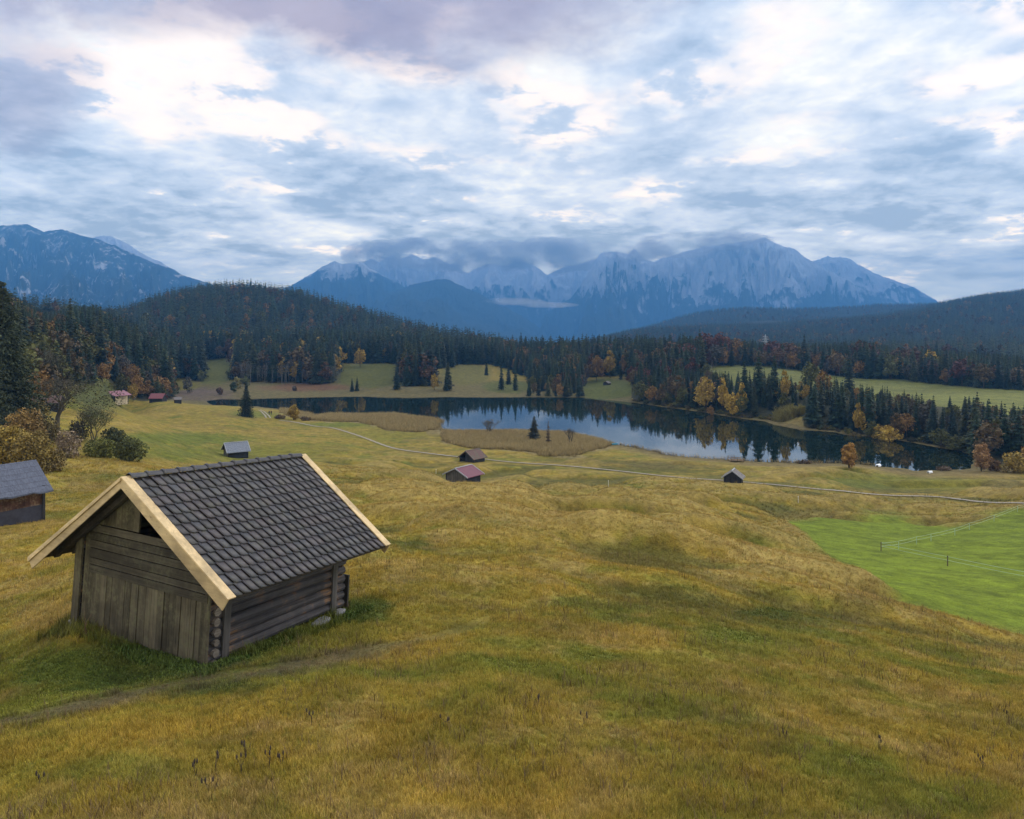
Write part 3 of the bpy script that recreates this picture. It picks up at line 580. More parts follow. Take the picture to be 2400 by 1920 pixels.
def bare_mesh(name, seed, depth=6, spread=.55, r0=.022, lean=.0, up=.25, trunkh=.22, mat=None, multi=1, sub=(2, 3), tw=.0011):
    """leafless tree: forked limbs down to thin twigs"""
    r = random.Random(seed); m = MB()
    def grow(p, d, L, rad, k):
        q = p+d*L*.5+Vector((r.uniform(-1, 1), r.uniform(-1, 1), r.uniform(-.5, .5)))*L*.08; e = q+(d+Vector((0, 0, .10)))*L*.5
        if k > 2: m.tube([p, q, e], [rad, rad*.85, rad*.68], 5 if k > 4 else 4, .5, False)
        else:
            s = d.cross(Vector((r.uniform(-1, 1), r.uniform(-1, 1), r.uniform(-1, 1)))).normalized()*max(rad, tw); m.add([p-s, p+s, e], [(0, 1, 2)], .5+.3*r.random())
        if k == 0: return
        for i in range(r.choice(sub) if k < depth else 3):
            a = Vector((r.uniform(-1, 1), r.uniform(-1, 1), r.uniform(-.5, .9))); n = (d*1.0+a*spread*1.25+Vector((0, 0, up*.4))).normalized()
            grow(e if i else q+(e-q)*r.uniform(.4, 1), n, L*r.uniform(.62, .86), rad*(.66 if i else .5), k-1)
    for i in range(multi):
        d = Vector((lean+r.uniform(-.12, .12)*multi, r.uniform(-.1, .1)*multi, 1)).normalized(); grow(Vector((r.uniform(-.02, .02)*(multi-1), r.uniform(-.02, .02)*(multi-1), -.02)), d, trunkh, r0, depth)
    zs = max(v[2] for v in m.V); m.V = [(v[0]/zs, v[1]/zs, v[2]/zs) for v in m.V]
    return m.mesh(name, mat or M_TWIG)

SPR = [spruce_mesh('needle_crown', 10+i, 25, 9, 2, sl) for i, sl in enumerate((.165, .20, .14, .185))]
SPR_FAR = [spruce_mesh('needle_crown_far', 30+i, 12, 6, 0, sl) for i, sl in enumerate((.17, .21, .15))]
DEC = [crown_mesh('leaf_crown', 50+i, 900, .030, wd, bs, lb) for i, (wd, bs, lb) in enumerate(((.36, .16, 12), (.27, .14, 10), (.42, .20, 13), (.20, .10, 9)))]
DEC_FAR = [crown_mesh('leaf_crown_far', 70+i, 170, .060, wd, bs, 8) for i, (wd, bs) in enumerate(((.38, .16), (.28, .12)))]
THIN = [bare_mesh('bare_crown', 90+i, 6, .55, .014, 0, .5, .30) for i in range(2)]
TRUNK_S = trunk_mesh('spruce_trunk', 1, .9, .012, 0); TRUNK_D = [trunk_mesh('tree_trunk', 3, .85, .017, 6, .24), trunk_mesh('slender_trunk', 5, .9, .014, 4, .13)]
TRUNK_P = trunk_mesh('pale_trunk', 8, .9, .012, 5, .12, mat=M_PALEBARK)

def tree(name, label, cat, p, hgt, crown, trunk, tint, wide=1.0, group=None, rz=None, depth=None):
    t = empty(name, (p[0], p[1], p[2]-.15), rz if rz is not None else random.uniform(0, 6.28)); tag(t, label, cat, group)
    t.scale = (hgt*wide, hgt*(depth or wide), hgt)
    if trunk:
        o = link(bpy.data.objects.new('trunk', trunk), t)
    if crown:
        o = link(bpy.data.objects.new('crown', crown), t); o['tint'] = [float(c) for c in tint]
    return t

# ------------------------------------------------------------------ the woods
SPT = [(.014, .026, .013), (.020, .032, .015), (.012, .021, .015), (.030, .036, .014)]
DCT = {'yellow': (.33, .22, .04), 'orange': (.21, .12, .04), 'russet': (.105, .060, .035), 'brown': (.12, .085, .042), 'olive': (.085, .085, .026), 'grey': (.07, .063, .05), 'red': (.105, .045, .034)}
BACK = [(-320, 620), (0, 620), (150, 800), (260, 900), (330, 1120), (1000, 1020), (1080, 850), (1500, 640), (1640, 560), (1700, 560), (2100, 600), (2720, 560)]
TIP_BACK = [(-320, 600), (0, 672), (60, 700), (100, 726), (150, 722), (180, 712), (256, 710), (283, 730), (304, 717), (331, 722), (345, 704), (372, 692), (400, 684), (440, 673), (480, 663), (520, 657), (560, 655), (600, 654), (660, 657), (690, 667), (740, 684), (800, 702), (850, 718), (900, 731), (950, 746), (1000, 760), (1040, 764), (1100, 771), (1160, 782), (1221, 774), (1300, 775), (1400, 768), (1500, 772), (1560, 782), (1600, 776), (1660, 790), (1760, 792), (1790, 800), (1900, 800), (2030, 795), (2100, 812), (2250, 818), (2400, 830), (2720, 830)]
TIP_FRONT = [(-320, 600), (0, 676), (35, 693), (53, 697), (70, 716), (107, 730), (125, 738), (149, 735), (167, 713), (184, 745), (205, 780), (237, 743), (255, 785), (280, 806), (300, 826), (330, 846), (347, 846), (372, 862), (400, 880)]
TIP_SHORE = [(1480, 860), (1520, 840), (1560, 830), (1600, 845), (1640, 862), (1660, 862), (1700, 866), (1740, 868), (1780, 853), (1820, 870), (1860, 874), (1900, 876), (1960, 880), (2000, 892), (2100, 900), (2180, 922), (2290, 924), (2320, 935), (2400, 937), (2720, 940)]
def jgrid(u0, u1, y0, y1, sp, seed):
    r = np.random.default_rng(seed); X0, X1 = wx(u0, y1), wx(u1, y1)
    gx, gy = np.meshgrid(np.arange(min(X0, wx(u0, y0)), max(X1, wx(u1, y0)), sp), np.arange(y0, y1, sp)); gx = gx.ravel()+r.uniform(-.45, .45, gx.size)*sp; gy = gy.ravel()+r.uniform(-.45, .45, gy.size)*sp
    u = 1200+FPX*gx/gy; m = (u > u0) & (u < u1); return gx[m], gy[m], u[m]
RTIP = [(1030, 1006), (1100, 986), (1160, 975), (1214, 966), (1260, 975), (1300, 986), (1400, 1003), (1500, 1022), (1600, 1045), (1700, 1062), (1800, 1079), (1900, 1092)]   # how high the woods reach in the lake's mirror
TREES = []   # (x, y, z, height, kind, tint name, width)
def woods():
    r = np.random.default_rng(5)
    for (y0, y1, sp, seed) in ((150, 330, 4.6, 1), (330, 640, 5.2, 2), (640, 1150, 6.6, 3)):
        x, y, u = jgrid(-250, 2650, y0, y1, sp, seed)
        if y0 > 300: m = u > -60; x, y, u = x[m], y[m], u[m]
        fr, bk = ip(u, FRONT), ip(u, BACK)
        m = (y > fr+1.5) & (y < bk) & ~((u > 1636) & (y > ip(u, FIELD_N)) & (y < ip(u, FIELD_F)))
        m &= ~((u > 405) & (u < 470) & (y < 470)) | ((y > 446) & (u > 405))
        x, y, u = x[m], y[m], u[m]; z = H(x, y)
        pr = fbm(x/38, y/38, 201, 3); pk = fbm(x/14+9, y/14, 203, 2); n = len(x)
        hh = np.where(y > 640, r.uniform(10, 23, n), r.uniform(14, 27, n))
        frr = ip(u, FRONT)
        for i in range(n):
            U, Y = u[i], y[i]
            if Y < ip(U, FRONT)+75 and U > 1560: tl = ip(U, TIP_SHORE)
            elif Y < 330 and U < 402: tl = ip(U, TIP_FRONT)
            else: tl = ip(U, TIP_BACK)
            tl += r.uniform(0, .5)**1.5*hh[i]*FPX/Y*.9 if Y > 330 else r.uniform(0, 25)
            hmax = zpx(tl, Y)-z[i] if Y < 640 else 40
            if 1030 < U < 1900 and Y < 700: hmax = min(hmax, (ip(U, RTIP)-YH)/FPX*Y-CAMZ-z[i]-r.uniform(0, .35)*hh[i])
            if hmax < 4: continue
            h_ = min(hh[i], hmax)
            if Y < frr[i]+4 and U > 1478: h_ *= r.uniform(.8, 1)
            # how likely a broadleaf, and of which colour
            pd, cols = .10, ['russet', 'brown', 'orange']
            if U < 400 and Y < 340: pd, cols = .42, ['olive', 'brown', 'olive', 'grey', 'brown', 'orange']
            elif Y > 640: pd, cols = .085, ['russet', 'brown', 'orange', 'olive', 'brown']
            elif U < 1010: pd, cols = .17, ['russet', 'brown', 'olive', 'yellow']
            elif 1230 < U < 1480: pd, cols = .26, ['brown', 'russet', 'olive', 'orange']
            elif U > 1640 and Y > ip(U, FIELD_F): pd, cols = (.52, ['russet', 'red', 'brown', 'olive', 'brown', 'orange', 'grey']) if Y < ip(U, FIELD_F)+60 and U < 2260 else (.25, ['russet', 'brown', 'grey'])
            elif 1480 < U and Y < frr[i]+9: pd, cols = .22, ['olive', 'olive', 'brown', 'orange', 'brown', 'grey']
            elif 1480 < U < 1640 and Y > 340: pd, cols = .24, ['russet', 'brown', 'red', 'olive']
            elif U > 2050: pd, cols = .38, ['grey', 'grey', 'brown', 'olive']
            elif U > 1480: pd, cols = .26, ['brown', 'olive', 'grey', 'orange', 'yellow']
            q = pd+pr[i]*.45*pd*2+pk[i]*.25*pd*2
            if r.random() < q:
                c = cols[r.integers(len(cols))]; hd = h_*r.uniform(.62, .88)
                TREES.append((x[i], y[i], z[i], hd, 'd', c, r.uniform(.85, 1.15)))
            else: TREES.append((x[i], y[i], z[i], h_, 's', '', r.uniform(.85, 1.2)*(1.25 if Y > 400 else 1)))
woods()
EXTRA = []  # hand placed trees of the woods: column, distance, height, colour, width
for (U, Y, h_, c, wd) in [(118, 232, 8.5, 'yellow', 1.25), (75, 215, 12, 'brown', 1.2), (208, 262, 9, 'yellow', .9), (240, 258, 8, 'orange', 1.1), (312, 282, 8, 'yellow', .8), (287, 284, 10, 'olive', .9), (378, 360, 17, 'russet', 1.1),
                          (844, 505, 15, 'yellow', .95), (883, 560, 15, 'yellow', .7), (915, 556, 17, 'brown', 1.1), (935, 552, 17, 'brown', 1.0), (960, 552, 18, 'brown', 1.1), (985, 556, 18, 'brown', 1.0), (1018, 384, 10, 'yellow', .75), (1010, 520, 19, 'grey', .8),
                          (1398, 440, 18, 'orange', .8), (1375, 438, 13, 'brown', 1.0), (1430, 448, 20, 'yellow', .7), (1460, 446, 16, 'orange', .55), (1550, 318, 11, 'brown', .9), (1500, 335, 11, 'olive', 1.1), (1530, 322, 9, 'orange', .9), (1515, 330, 9, 'olive', 1.1),
                          (1588, 306, 4.2, 'olive', 1.7), (1600, 308, 10, 'olive', .9), (1592, 312, 15, 'brown', .9), (1655, 290, 16, 'yellow', .75), (1645, 300, 12, 'yellow', .85), (1694, 285, 16, 'yellow', .6), (1715, 272, 10.5, 'yellow', .9), (1740, 270, 12, 'olive', .7), (1738, 271, 15, 'yellow', .5), (1665, 282, 5, 'orange', .9),
                          (1930, 262, 12, 'orange', .8), (1840, 270, 15, 'yellow', .5), (1900, 300, 14, 'olive', .9), (2012, 224, 11, 'yellow', .6), (2022, 224, 7, 'yellow', .8), (2100, 213, 9, 'brown', .95), (2125, 212, 8.5, 'orange', .95), (2085, 210, 6.5, 'yellow', 1.4), (2045, 216, 7, 'olive', 1.2), (2062, 214, 6, 'yellow', 1.2), (2245, 191, 5.5, 'olive', 1.5), (2205, 196, 6.5, 'olive', 1.1),
                          (2030, 452, 22, 'red', 1.15), (2015, 458, 23, 'russet', 1.1), (2180, 425, 17, 'yellow', .8), (2215, 420, 14, 'brown', .9), (2265, 400, 12, 'red', 1.1), (2110, 440, 18, 'russet', 1.3), (2140, 445, 19, 'russet', 1.2), (1960, 452, 15, 'brown', 1.2), (1700, 485, 18, 'russet', 1.2), (1730, 480, 17, 'orange', 1.0), (1610, 420, 20, 'red', 1.2), (1580, 430, 21, 'russet', 1.2), (1655, 470, 21, 'red', 1.1), (1685, 465, 22, 'red', 1.1), (1810, 470, 17, 'red', 1.3), (1850, 465, 17, 'russet', 1.3), (1875, 460, 15, 'brown', 1.2),
                          (1115, 640, 16, 'orange', 1.2), (1010, 900, 18, 'orange', 1.0), (1020, 890, 17, 'orange', 1.0)]:
    x_ = wx(U, Y); z_ = float(H(np.array([x_]), np.array([Y*1.0]))[0]); EXTRA.append((x_, Y, z_, h_, 'd', c, wd))
for (U, Y, h_) in [(165, 236, 22), (237, 262, 23), (1221, 600, 26), (1290, 560, 22), (1640, 440, 26), (1885, 456, 24), (1990, 300, 20), (1778, 281, 22), (1815, 276, 20), (1745, 288, 19), (2290, 190, 17), (2318, 188, 15), (1700, 292, 16), (825, 385, 8), (837, 386, 8.5), (1175, 392, 15), (1208, 388, 15), (1192, 420, 13), (1455, 430, 12), (930, 385, 13), (1050, 386, 17), (1046, 384, 14), (1262, 368, 12), (1240, 366, 10), (1140, 480, 11)]:
    x_ = wx(U, Y); z_ = float(H(np.array([x_]), np.array([Y*1.0]))[0]); EXTRA.append((x_, Y, z_, h_, 's', '', 1.05))
def hills():
    r = np.random.default_rng(6); out = []
    for (y0, y1, sp, u0, u1, hs) in ((1150, 2050, 9.0, 1290, 2620, 17), (620, 1150, 8.5, 1560, 2620, 17), (2450, 3330, 15, 1380, 2600, 17), (1150, 1350, 14, 100, 1000, 18)):
        x, y, u = jgrid(u0, u1, y0, y1, sp, int(y0)); z = H(x, y)
        if y0 > 1200 and y0 < 2000: m = (u-1290)/1.0 > (2050-y)*-.0; x, y, u, z = x[m], y[m], u[m], z[m]
        pr = fbm(x/120, y/120, 221, 3)
        for i in range(len(x)):
            d = r.random() < .04+.30*max(0, pr[i]-.1)
            out.append((x[i], y[i], z[i], hs*r.uniform(.7, 1.15)*(.8 if d else 1), 'd' if d else 's', ['brown', 'russet', 'grey', 'orange'][r.integers(4)], 1.35 if not d else 1.2))
    return out
def pick_visible():
    """largest trees one can see from the meadow become things; the mass behind them is the forest"""
    allt = EXTRA+sorted(TREES, key=lambda t: t[1]); allt = sorted(allt, key=lambda t: t[1]); n = len(EXTRA)
    cover = np.full(2800, 5000.0); score = {}
    for i, t in enumerate(allt):
        x, y, z, h_, k, c, wd = t; u = int(1200+FPX*x/y)+200
        if u < 190 or u > 2610: continue
        wpx = max(1, int(h_*FPX/y*(.12 if k == 's' else .28*wd))); tip = YH-FPX*(z+h_-CAMZ)/y; base = YH-FPX*(z-CAMZ)/y
        a, b = max(0, u-wpx), u+wpx+1; vis = np.minimum(base, np.median(cover[a:b]))-tip
        if vis > 2: score[i] = vis*wpx
        cover[a:b] = np.minimum(cover[a:b], tip+h_*FPX/y*.25)
    ex = set(map(id, EXTRA)); S = sorted([i for i in score if allt[i][4] == 's' and id(allt[i]) not in ex], key=lambda i: -score[i])[:255]
    Dd = sorted([i for i in score if allt[i][4] == 'd' and id(allt[i]) not in ex], key=lambda i: -score[i])[:150]
    ind = set(S) | set(Dd) | {i for i, t in enumerate(allt) if id(t) in ex}
    return [allt[i] for i in sorted(ind)], [t for i, t in enumerate(allt) if i not in ind]
IND, MASS = pick_visible()
def stand(u, y):
    if u < 402 and y < 345: return 'on the slope behind the sheds'
    if u < 1010 and y > 600: return 'on the big wooded hill'
    if u < 800: return 'at the foot of the wooded hill'
    if u < 1068: return 'between the small bright meadows'
    if u < 1480 and y < 480: return 'at the middle of the far shore'
    if u < 1640 and y > 345: return 'on the ridge behind the lake'
    if y > ip(u, FIELD_F)-5: return 'behind the light green field'
    if u < 1830: return 'on the shore left of the sedge mound'
    if u < 2100: return 'on the shore right of the sedge mound'
    return 'on the bank at the lake end'
COLW = {'yellow': 'golden yellow', 'orange': 'orange brown', 'russet': 'rust red', 'brown': 'dull brown', 'olive': 'olive green', 'grey': 'nearly leafless grey', 'red': 'dark red'}
def plant_individuals():
    r = random.Random(3); exid = set(map(id, EXTRA)); seen = {}
    SP = {}
    for t in IND: SP.setdefault(stand(1200+FPX*t[0]/t[1], t[1]), []).append(1200+FPX*t[0]/t[1])
    def side(u, s):
        v = SP[s]; a, b = min(v), max(v); q = (u-a)/(b-a+1); return ('far left', 'left', 'middle', 'right', 'far right')[min(4, int(q*5))]
    for t in IND:
        x, y, z, h_, k, c, wd = t; u = 1200+FPX*x/y; s = stand(u, y); fr_ = y < ip(u, FRONT)+9
        s = s+', '+side(u, s)
        if k == 's': nm, lab, cat, grp = 'spruce_tree', ('tall ' if h_ > 17 else 'small ' if h_ < 11 else '')+('front row' if fr_ else 'set back')+' spruce '+s, 'spruce', None
        else: nm, lab, cat, grp = 'broadleaf_tree', COLW[c]+' tree '+s, 'tree', None
        grp = lab.replace('spruce', 'spruces').replace(' tree ', ' trees ')
        seen.setdefault(lab, []).append(t)
        if k == 's':
            tn = np.array(SPT[r.randrange(4)])*r.uniform(.8, 1.25); tree(nm, lab, cat, (x, y, z), h_, SPR[r.randrange(4)], TRUNK_S, tn, wd, grp)
        else:
            tn = np.array(DCT[c])*r.uniform(.8, 1.2)
            if c == 'grey' and r.random() < .5: tree(nm, lab, cat, (x, y, z), h_, THIN[r.randrange(2)], TRUNK_P, tn, .8, grp)
            else: i = 1 if wd < .75 else (3 if wd < .62 else r.choice([0, 1, 2, 0])); tree(nm, lab, cat, (x, y, z), h_, DEC[i], TRUNK_D[i in (1, 3)], tn, wd, grp)
    # trees that are alone of their kind in a stand need no group
    one = {l for l, v in seen.items() if len(v) == 1}
    for o in sc.objects:
        if o.get('label') in one and 'group' in o: del o['group']
plant_individuals()

# ------------------------------------------------------------------ masses (geometry nodes): forest, grass, reeds
def scatter(name, pos, rotz, scl, idx, tint, meshes, label, tilt=None):
    col = bpy.data.collections.new(name+'_kinds')
    for i, me in enumerate(meshes): o = bpy.data.objects.new('%s_%02d' % (name, i), me); col.objects.link(o)
    me = bpy.data.meshes.new(name); n = len(pos); me.vertices.add(n); me.vertices.foreach_set('co', np.asarray(pos, np.float32).ravel())
    def at(nm, typ, key, arr): a = me.attributes.new(nm, typ, 'POINT'); a.data.foreach_set(key, np.asarray(arr).ravel())
    rot = np.zeros((n, 3), np.float32); rot[:, 2] = rotz
    if tilt is not None: rot[:, 0] = tilt[:, 0]; rot[:, 1] = tilt[:, 1]
    at('rot', 'FLOAT_VECTOR', 'vector', rot); at('scl', 'FLOAT_VECTOR', 'vector', np.asarray(scl, np.float32))
    at('pick', 'INT', 'value', np.asarray(idx, np.int32)); c = np.ones((n, 4), np.float32); c[:, :3] = tint; at('tint', 'FLOAT_COLOR', 'color', c)
    o = link(bpy.data.objects.new(name, me)); tag(o, label, name, kind='stuff'); del o['category']
    g = bpy.data.node_groups.new(name, 'GeometryNodeTree'); g.interface.new_socket('Geometry', in_out='INPUT', socket_type='NodeSocketGeometry'); g.interface.new_socket('Geometry', in_out='OUTPUT', socket_type='NodeSocketGeometry')
    a = g.nodes.new('NodeGroupInput'); b = g.nodes.new('NodeGroupOutput'); ip_ = g.nodes.new('GeometryNodeInstanceOnPoints'); ci = g.nodes.new('GeometryNodeCollectionInfo')
    ci.inputs['Collection'].default_value = col; ci.inputs['Separate Children'].default_value = True; ci.inputs['Reset Children'].default_value = True
    def na(nm, dt): q = g.nodes.new('GeometryNodeInputNamedAttribute'); q.data_type = dt; q.inputs[0].default_value = nm; return q.outputs[0]
    g.links.new(a.outputs[0], ip_.inputs['Points']); g.links.new(ci.outputs[0], ip_.inputs['Instance']); ip_.inputs['Pick Instance'].default_value = True
    g.links.new(na('pick', 'INT'), ip_.inputs['Instance Index']); g.links.new(na('rot', 'FLOAT_VECTOR'), ip_.inputs['Rotation']); g.links.new(na('scl', 'FLOAT_VECTOR'), ip_.inputs['Scale'])
    g.links.new(ip_.outputs[0], b.inputs[0]); m = o.modifiers.new('scatter', 'NODES'); m.node_group = g
    return o
def build_forest():
    r = np.random.default_rng(8); A = MASS+hills(); P = []; Rz = []; S = []; I = []; Tn = []
    for (x, y, z, h_, k, c, wd) in A:
        P.append((x, y, z-.3)); Rz.append(r.uniform(0, 6.28)); w_ = h_*wd; S.append((w_, w_, h_))
        if k == 's':
            I.append(int(r.integers(4)) if y < 620 else 4+int(r.integers(3))); Tn.append(np.array(SPT[r.integers(4)])*r.uniform(.55, 1.7))
        else:
            I.append(7+int(r.integers(3)) if y < 560 else 11+int(r.integers(2))); Tn.append(np.array(DCT[c])*r.uniform(.75, 1.2)*(.85 if y > 600 else 1))
    scatter('forest', P, Rz, S, I, Tn, SPR+SPR_FAR+DEC+DEC_FAR, 'dense mixed forest of spruces and autumn broadleaf trees covering the hills')
build_forest()
def grass_tuft(name, seed, n, hgt, spread, w):
    r = np.random.default_rng(seed); V = []; F = []; C = []
    for i in range(n):
        a = r.uniform(0, 6.28); q = spread*math.sqrt(r.random()); c = np.array([math.cos(a)*q, math.sin(a)*q, -.02]); d = r.uniform(0, 6.28)
        L = hgt*r.uniform(.5, 1.2); lean = r.uniform(.1, .75)*L; dv = np.array([math.cos(d), math.sin(d), 0]); p = np.array([-dv[1], dv[0], 0])*w*r.uniform(.6, 1.3)
        b = len(V); V += [c-p, c+p, c+dv*lean*.35+[0, 0, L*.6]+p*.7, c+dv*lean*.35+[0, 0, L*.6]-p*.7, c+dv*lean+[0, 0, L]]
        F += [(b, b+1, b+2), (b, b+2, b+3), (b+3, b+2, b+4)]; t = r.uniform(.7, 1.35); C += [t*.7, t*.7, t, t, t*1.2]
    return mesh_np(name, V, F, M_LEAF, False, np.repeat(np.array(C)[:, None], 3, 1))
def build_grass():
    r = np.random.default_rng(9); N0 = 350000
    # density falls with distance so that cover looks even
    y = np.exp(r.uniform(math.log(7.6), math.log(130), N0)); s = r.uniform(-.96, .96, N0); x = s*y
    z = H(x, y); hx, hy = x-HUT_C[0], y-HUT_C[1]; c, q = HUT_AX[0], HUT_AX[1]; a, b = hx*c+hy*q, -hx*q+hy*c
    m = ~((np.abs(a) < 2.35) & (np.abs(b) < 2.45)) & (r.random(N0) < sstep(135, 80, y)*.75+.25); x, y, z = x[m], y[m], z[m]
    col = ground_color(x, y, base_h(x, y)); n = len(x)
    ed = np.maximum(np.abs(a[m])-2.35, np.abs(b[m])-2.5); by = (ed < .55) & (ed > -.3)
    lush = (col[:, 1] > col[:, 0]*1.02)
    sz = (.33+.010*y)*r.uniform(.6, 1.25, n)*(1+.35*fbm(x/1.5, y/1.2, 77, 2)); g = greenfield(x, y); sz *= (1-.75*g)
    u, rr = proj(x, y, base_h(x, y)); sz *= np.where((polydist(u, rr, TRAIL, False) < 10) & (u < 1150), .4, 1); sz *= np.where((y > 95) & (x < -30), .5, 1)
    sz = np.where(by, sz*1.9, sz); col[by] = col[by]*.35+np.array((.05, .085, .016))*.65
    tone = r.uniform(.75, 1.45, n)*(1+.25*fbm(x/.6, y/.5, 79, 2)); tn = np.clip(col*tone[:, None]*np.array((1.20, 1.17, 1.20)), 0, .8)
    k = r.random(n); tn[k < .10] = tn[k < .10]*np.array([1.25, 1.2, 1.7]); tn[k > .93] = tn[k > .93]*np.array([.55, .75, .6])
    idx = np.where(lush, 3+r.integers(0, 2, n), r.integers(0, 3, n)); q = (r.random(n) < .035*sstep(.1, .5, fbm(x/3, y/2, 81, 3)+.4)) & ~lush & (y < 40); idx[q] = 5; sz[q] *= 1.35; tn[q] = np.array((.13, .085, .045))
    scatter('grass', np.stack([x, y, z], 1), r.uniform(0, 6.28, n), np.stack([sz*1.15, sz*1.15, sz], 1), idx, tn,
            [grass_tuft('tuft', 1, 16, .17, .12, .0055), grass_tuft('tuft', 2, 20, .13, .13, .006), grass_tuft('tuft', 3, 12, .24, .11, .005), grass_tuft('tuft', 4, 18, .10, .13, .011), grass_tuft('tuft', 5, 14, .075, .12, .016), grass_tuft('stalks', 6, 5, .42, .07, .006)],
            'long dry golden and green grass covering the sloping meadow')

# ------------------------------------------------------------------ wood, tiles, metal
def wood(name, col, axis, dark=.55, nscale=1.0, rough=.85, moss=None, mamt=0, streak=None):
    """weathered boards: grain drawn out along one local axis, tone of each board from the mesh"""
    m = bpy.data.materials.new(name); m.use_nodes = True; N = NT(m.node_tree); b = N.n['Principled BSDF']
    a = N.sep(N.node('ShaderNodeVertexColor', layer_name='tone').outputs[0])[0]
    o = N.node('ShaderNodeTexCoord').outputs['Object']; g = {'x': (.25, 7, 7), 'y': (7, .25, 7), 'z': (7, 7, .25)}[axis]
    v = N.vmath('MULTIPLY', o, g); v = N.vmath('ADD', v, N.comb(N.math('MULTIPLY', a, 37.0), N.math('MULTIPLY', a, 11.0), 0))
    n = N.noise(v, 2.2*nscale, 6, .7, .4); n2 = N.noise(o, 1.4, 4, .6); n3 = N.noise(o, 9, 4, .7)
    k = N.math('MULTIPLY', N.mapr(n, .3, .72, dark, 1.35, False), N.math('MULTIPLY', N.mapr(n2, .3, .7, .7, 1.25), N.mapr(a, 0, 1, .45, 1.55, False)))
    c = N.vmath('MULTIPLY', N.comb(k, k, k), tuple(col))
    if streak: c = N.mix(N.math('MULTIPLY', N.mapr(n2, .52, .66), N.mapr(n, .40, .62)), c, streak)
    if moss: c = N.mix(N.math('MULTIPLY', N.mapr(n3, .42, .62), N.math('MULTIPLY', N.mapr(n2, .40, .62), mamt)), c, moss)
    c = N.mix(N.mapr(N.noise(v, 5*nscale, 3, .6), .62, .72, 0, .75 if name != 'new_larch' else .12), c, (.008, .007, .006))
    if name == 'new_larch':
        c = N.mix(N.mapr(N.noise(o, 13, 2, .4), .70, .74, 0, .75), c, (.16, .09, .035)); c = N.mix(N.mapr(N.noise(o, 1.9, 4, .6), .5, .7, 0, .4), c, (.27, .20, .11))
    N.l.new(c, b.inputs['Base Color']); b.inputs['Roughness'].default_value = rough; b.inputs['Specular IOR Level'].default_value = .25
    bp = N.node('ShaderNodeBump'); bp.inputs['Strength'].default_value = .6; bp.inputs['Distance'].default_value = .02; N.l.new(n, bp.inputs['Height']); N.l.new(bp.outputs[0], b.inputs['Normal'])
    return m
W_NEWX = wood('new_larch', (.42, .315, .175), 'y', .90, .7, .6)
W_BOARDZ = wood('weathered_boards', (.108, .092, .062), 'z', .5, 1, .9, (.15, .145, .08), .75)
W_BOARDY = wood('weathered_cross_boards', (.058, .050, .037), 'y', .5, 1, .9, (.10, .10, .06), .6)
W_LOG = wood('grey_logs', (.068, .064, .070), 'x', .35, .8, .85, None, 0, (.22, .12, .055))
W_POST = wood('dark_posts', (.085, .080, .078), 'z', .5, 1, .85)
W_DARK = wood('dark_planks', (.05, .043, .036), 'x', .6, 1, .9)
W_END = wood('log_ends', (.16, .14, .12), 'x', .5, 2, .9)
def tile_material(name, c1, c2, rough=.5, spots=True):
    m = bpy.data.materials.new(name); m.use_nodes = True; N = NT(m.node_tree); b = N.n['Principled BSDF']
    a = N.node('ShaderNodeVertexColor', layer_name='tone').outputs[0]; r_, g_, _ = N.sep(a); o = N.node('ShaderNodeTexCoord').outputs['Object']
    n = N.noise(o, 5, 5, .7); c = N.mix(g_, c1, c2); k = N.math('MULTIPLY', N.mapr(n, .3, .7, .75, 1.3, False), N.math('ADD', N.math('MULTIPLY', r_, .9), .55))
    c = N.vmath('MULTIPLY', c, N.comb(k, k, k))
    c = N.mix(N.mapr(N.noise(o, 40, 3, .7), .60, .70, 0, .35), c, (.14, .14, .15))
    if spots: c = N.mix(N.math('MULTIPLY', N.mapr(N.noise(o, 3.0, 5, .75), .52, .68), .45), c, (.085, .085, .060)); c = N.mix(N.math('MULTIPLY', N.mapr(N.noise(o, 16, 2, .5), .73, .77), N.mapr(N.noise(o, 1.1, 2), .45, .6)), c, (.34, .30, .25))
    N.l.new(c, b.inputs['Base Color']); b.inputs['Roughness'].default_value = rough; b.inputs['Specular IOR Level'].default_value = .5
    bp = N.node('ShaderNodeBump'); bp.inputs['Strength'].default_value = .3; bp.inputs['Distance'].default_value = .006; N.l.new(N.noise(o, 60, 3, .7), bp.inputs['Height']); N.l.new(bp.outputs[0], b.inputs['Normal'])
    return m
M_TILE = tile_material('dark_pantile', (.028, .029, .036), (.035, .028, .034))
M_STONE = flat_material('stone', (.30, .29, .28), nscale=5)
M_PALESTONE = flat_material('pale_stone', (.24, .24, .25), nscale=6)

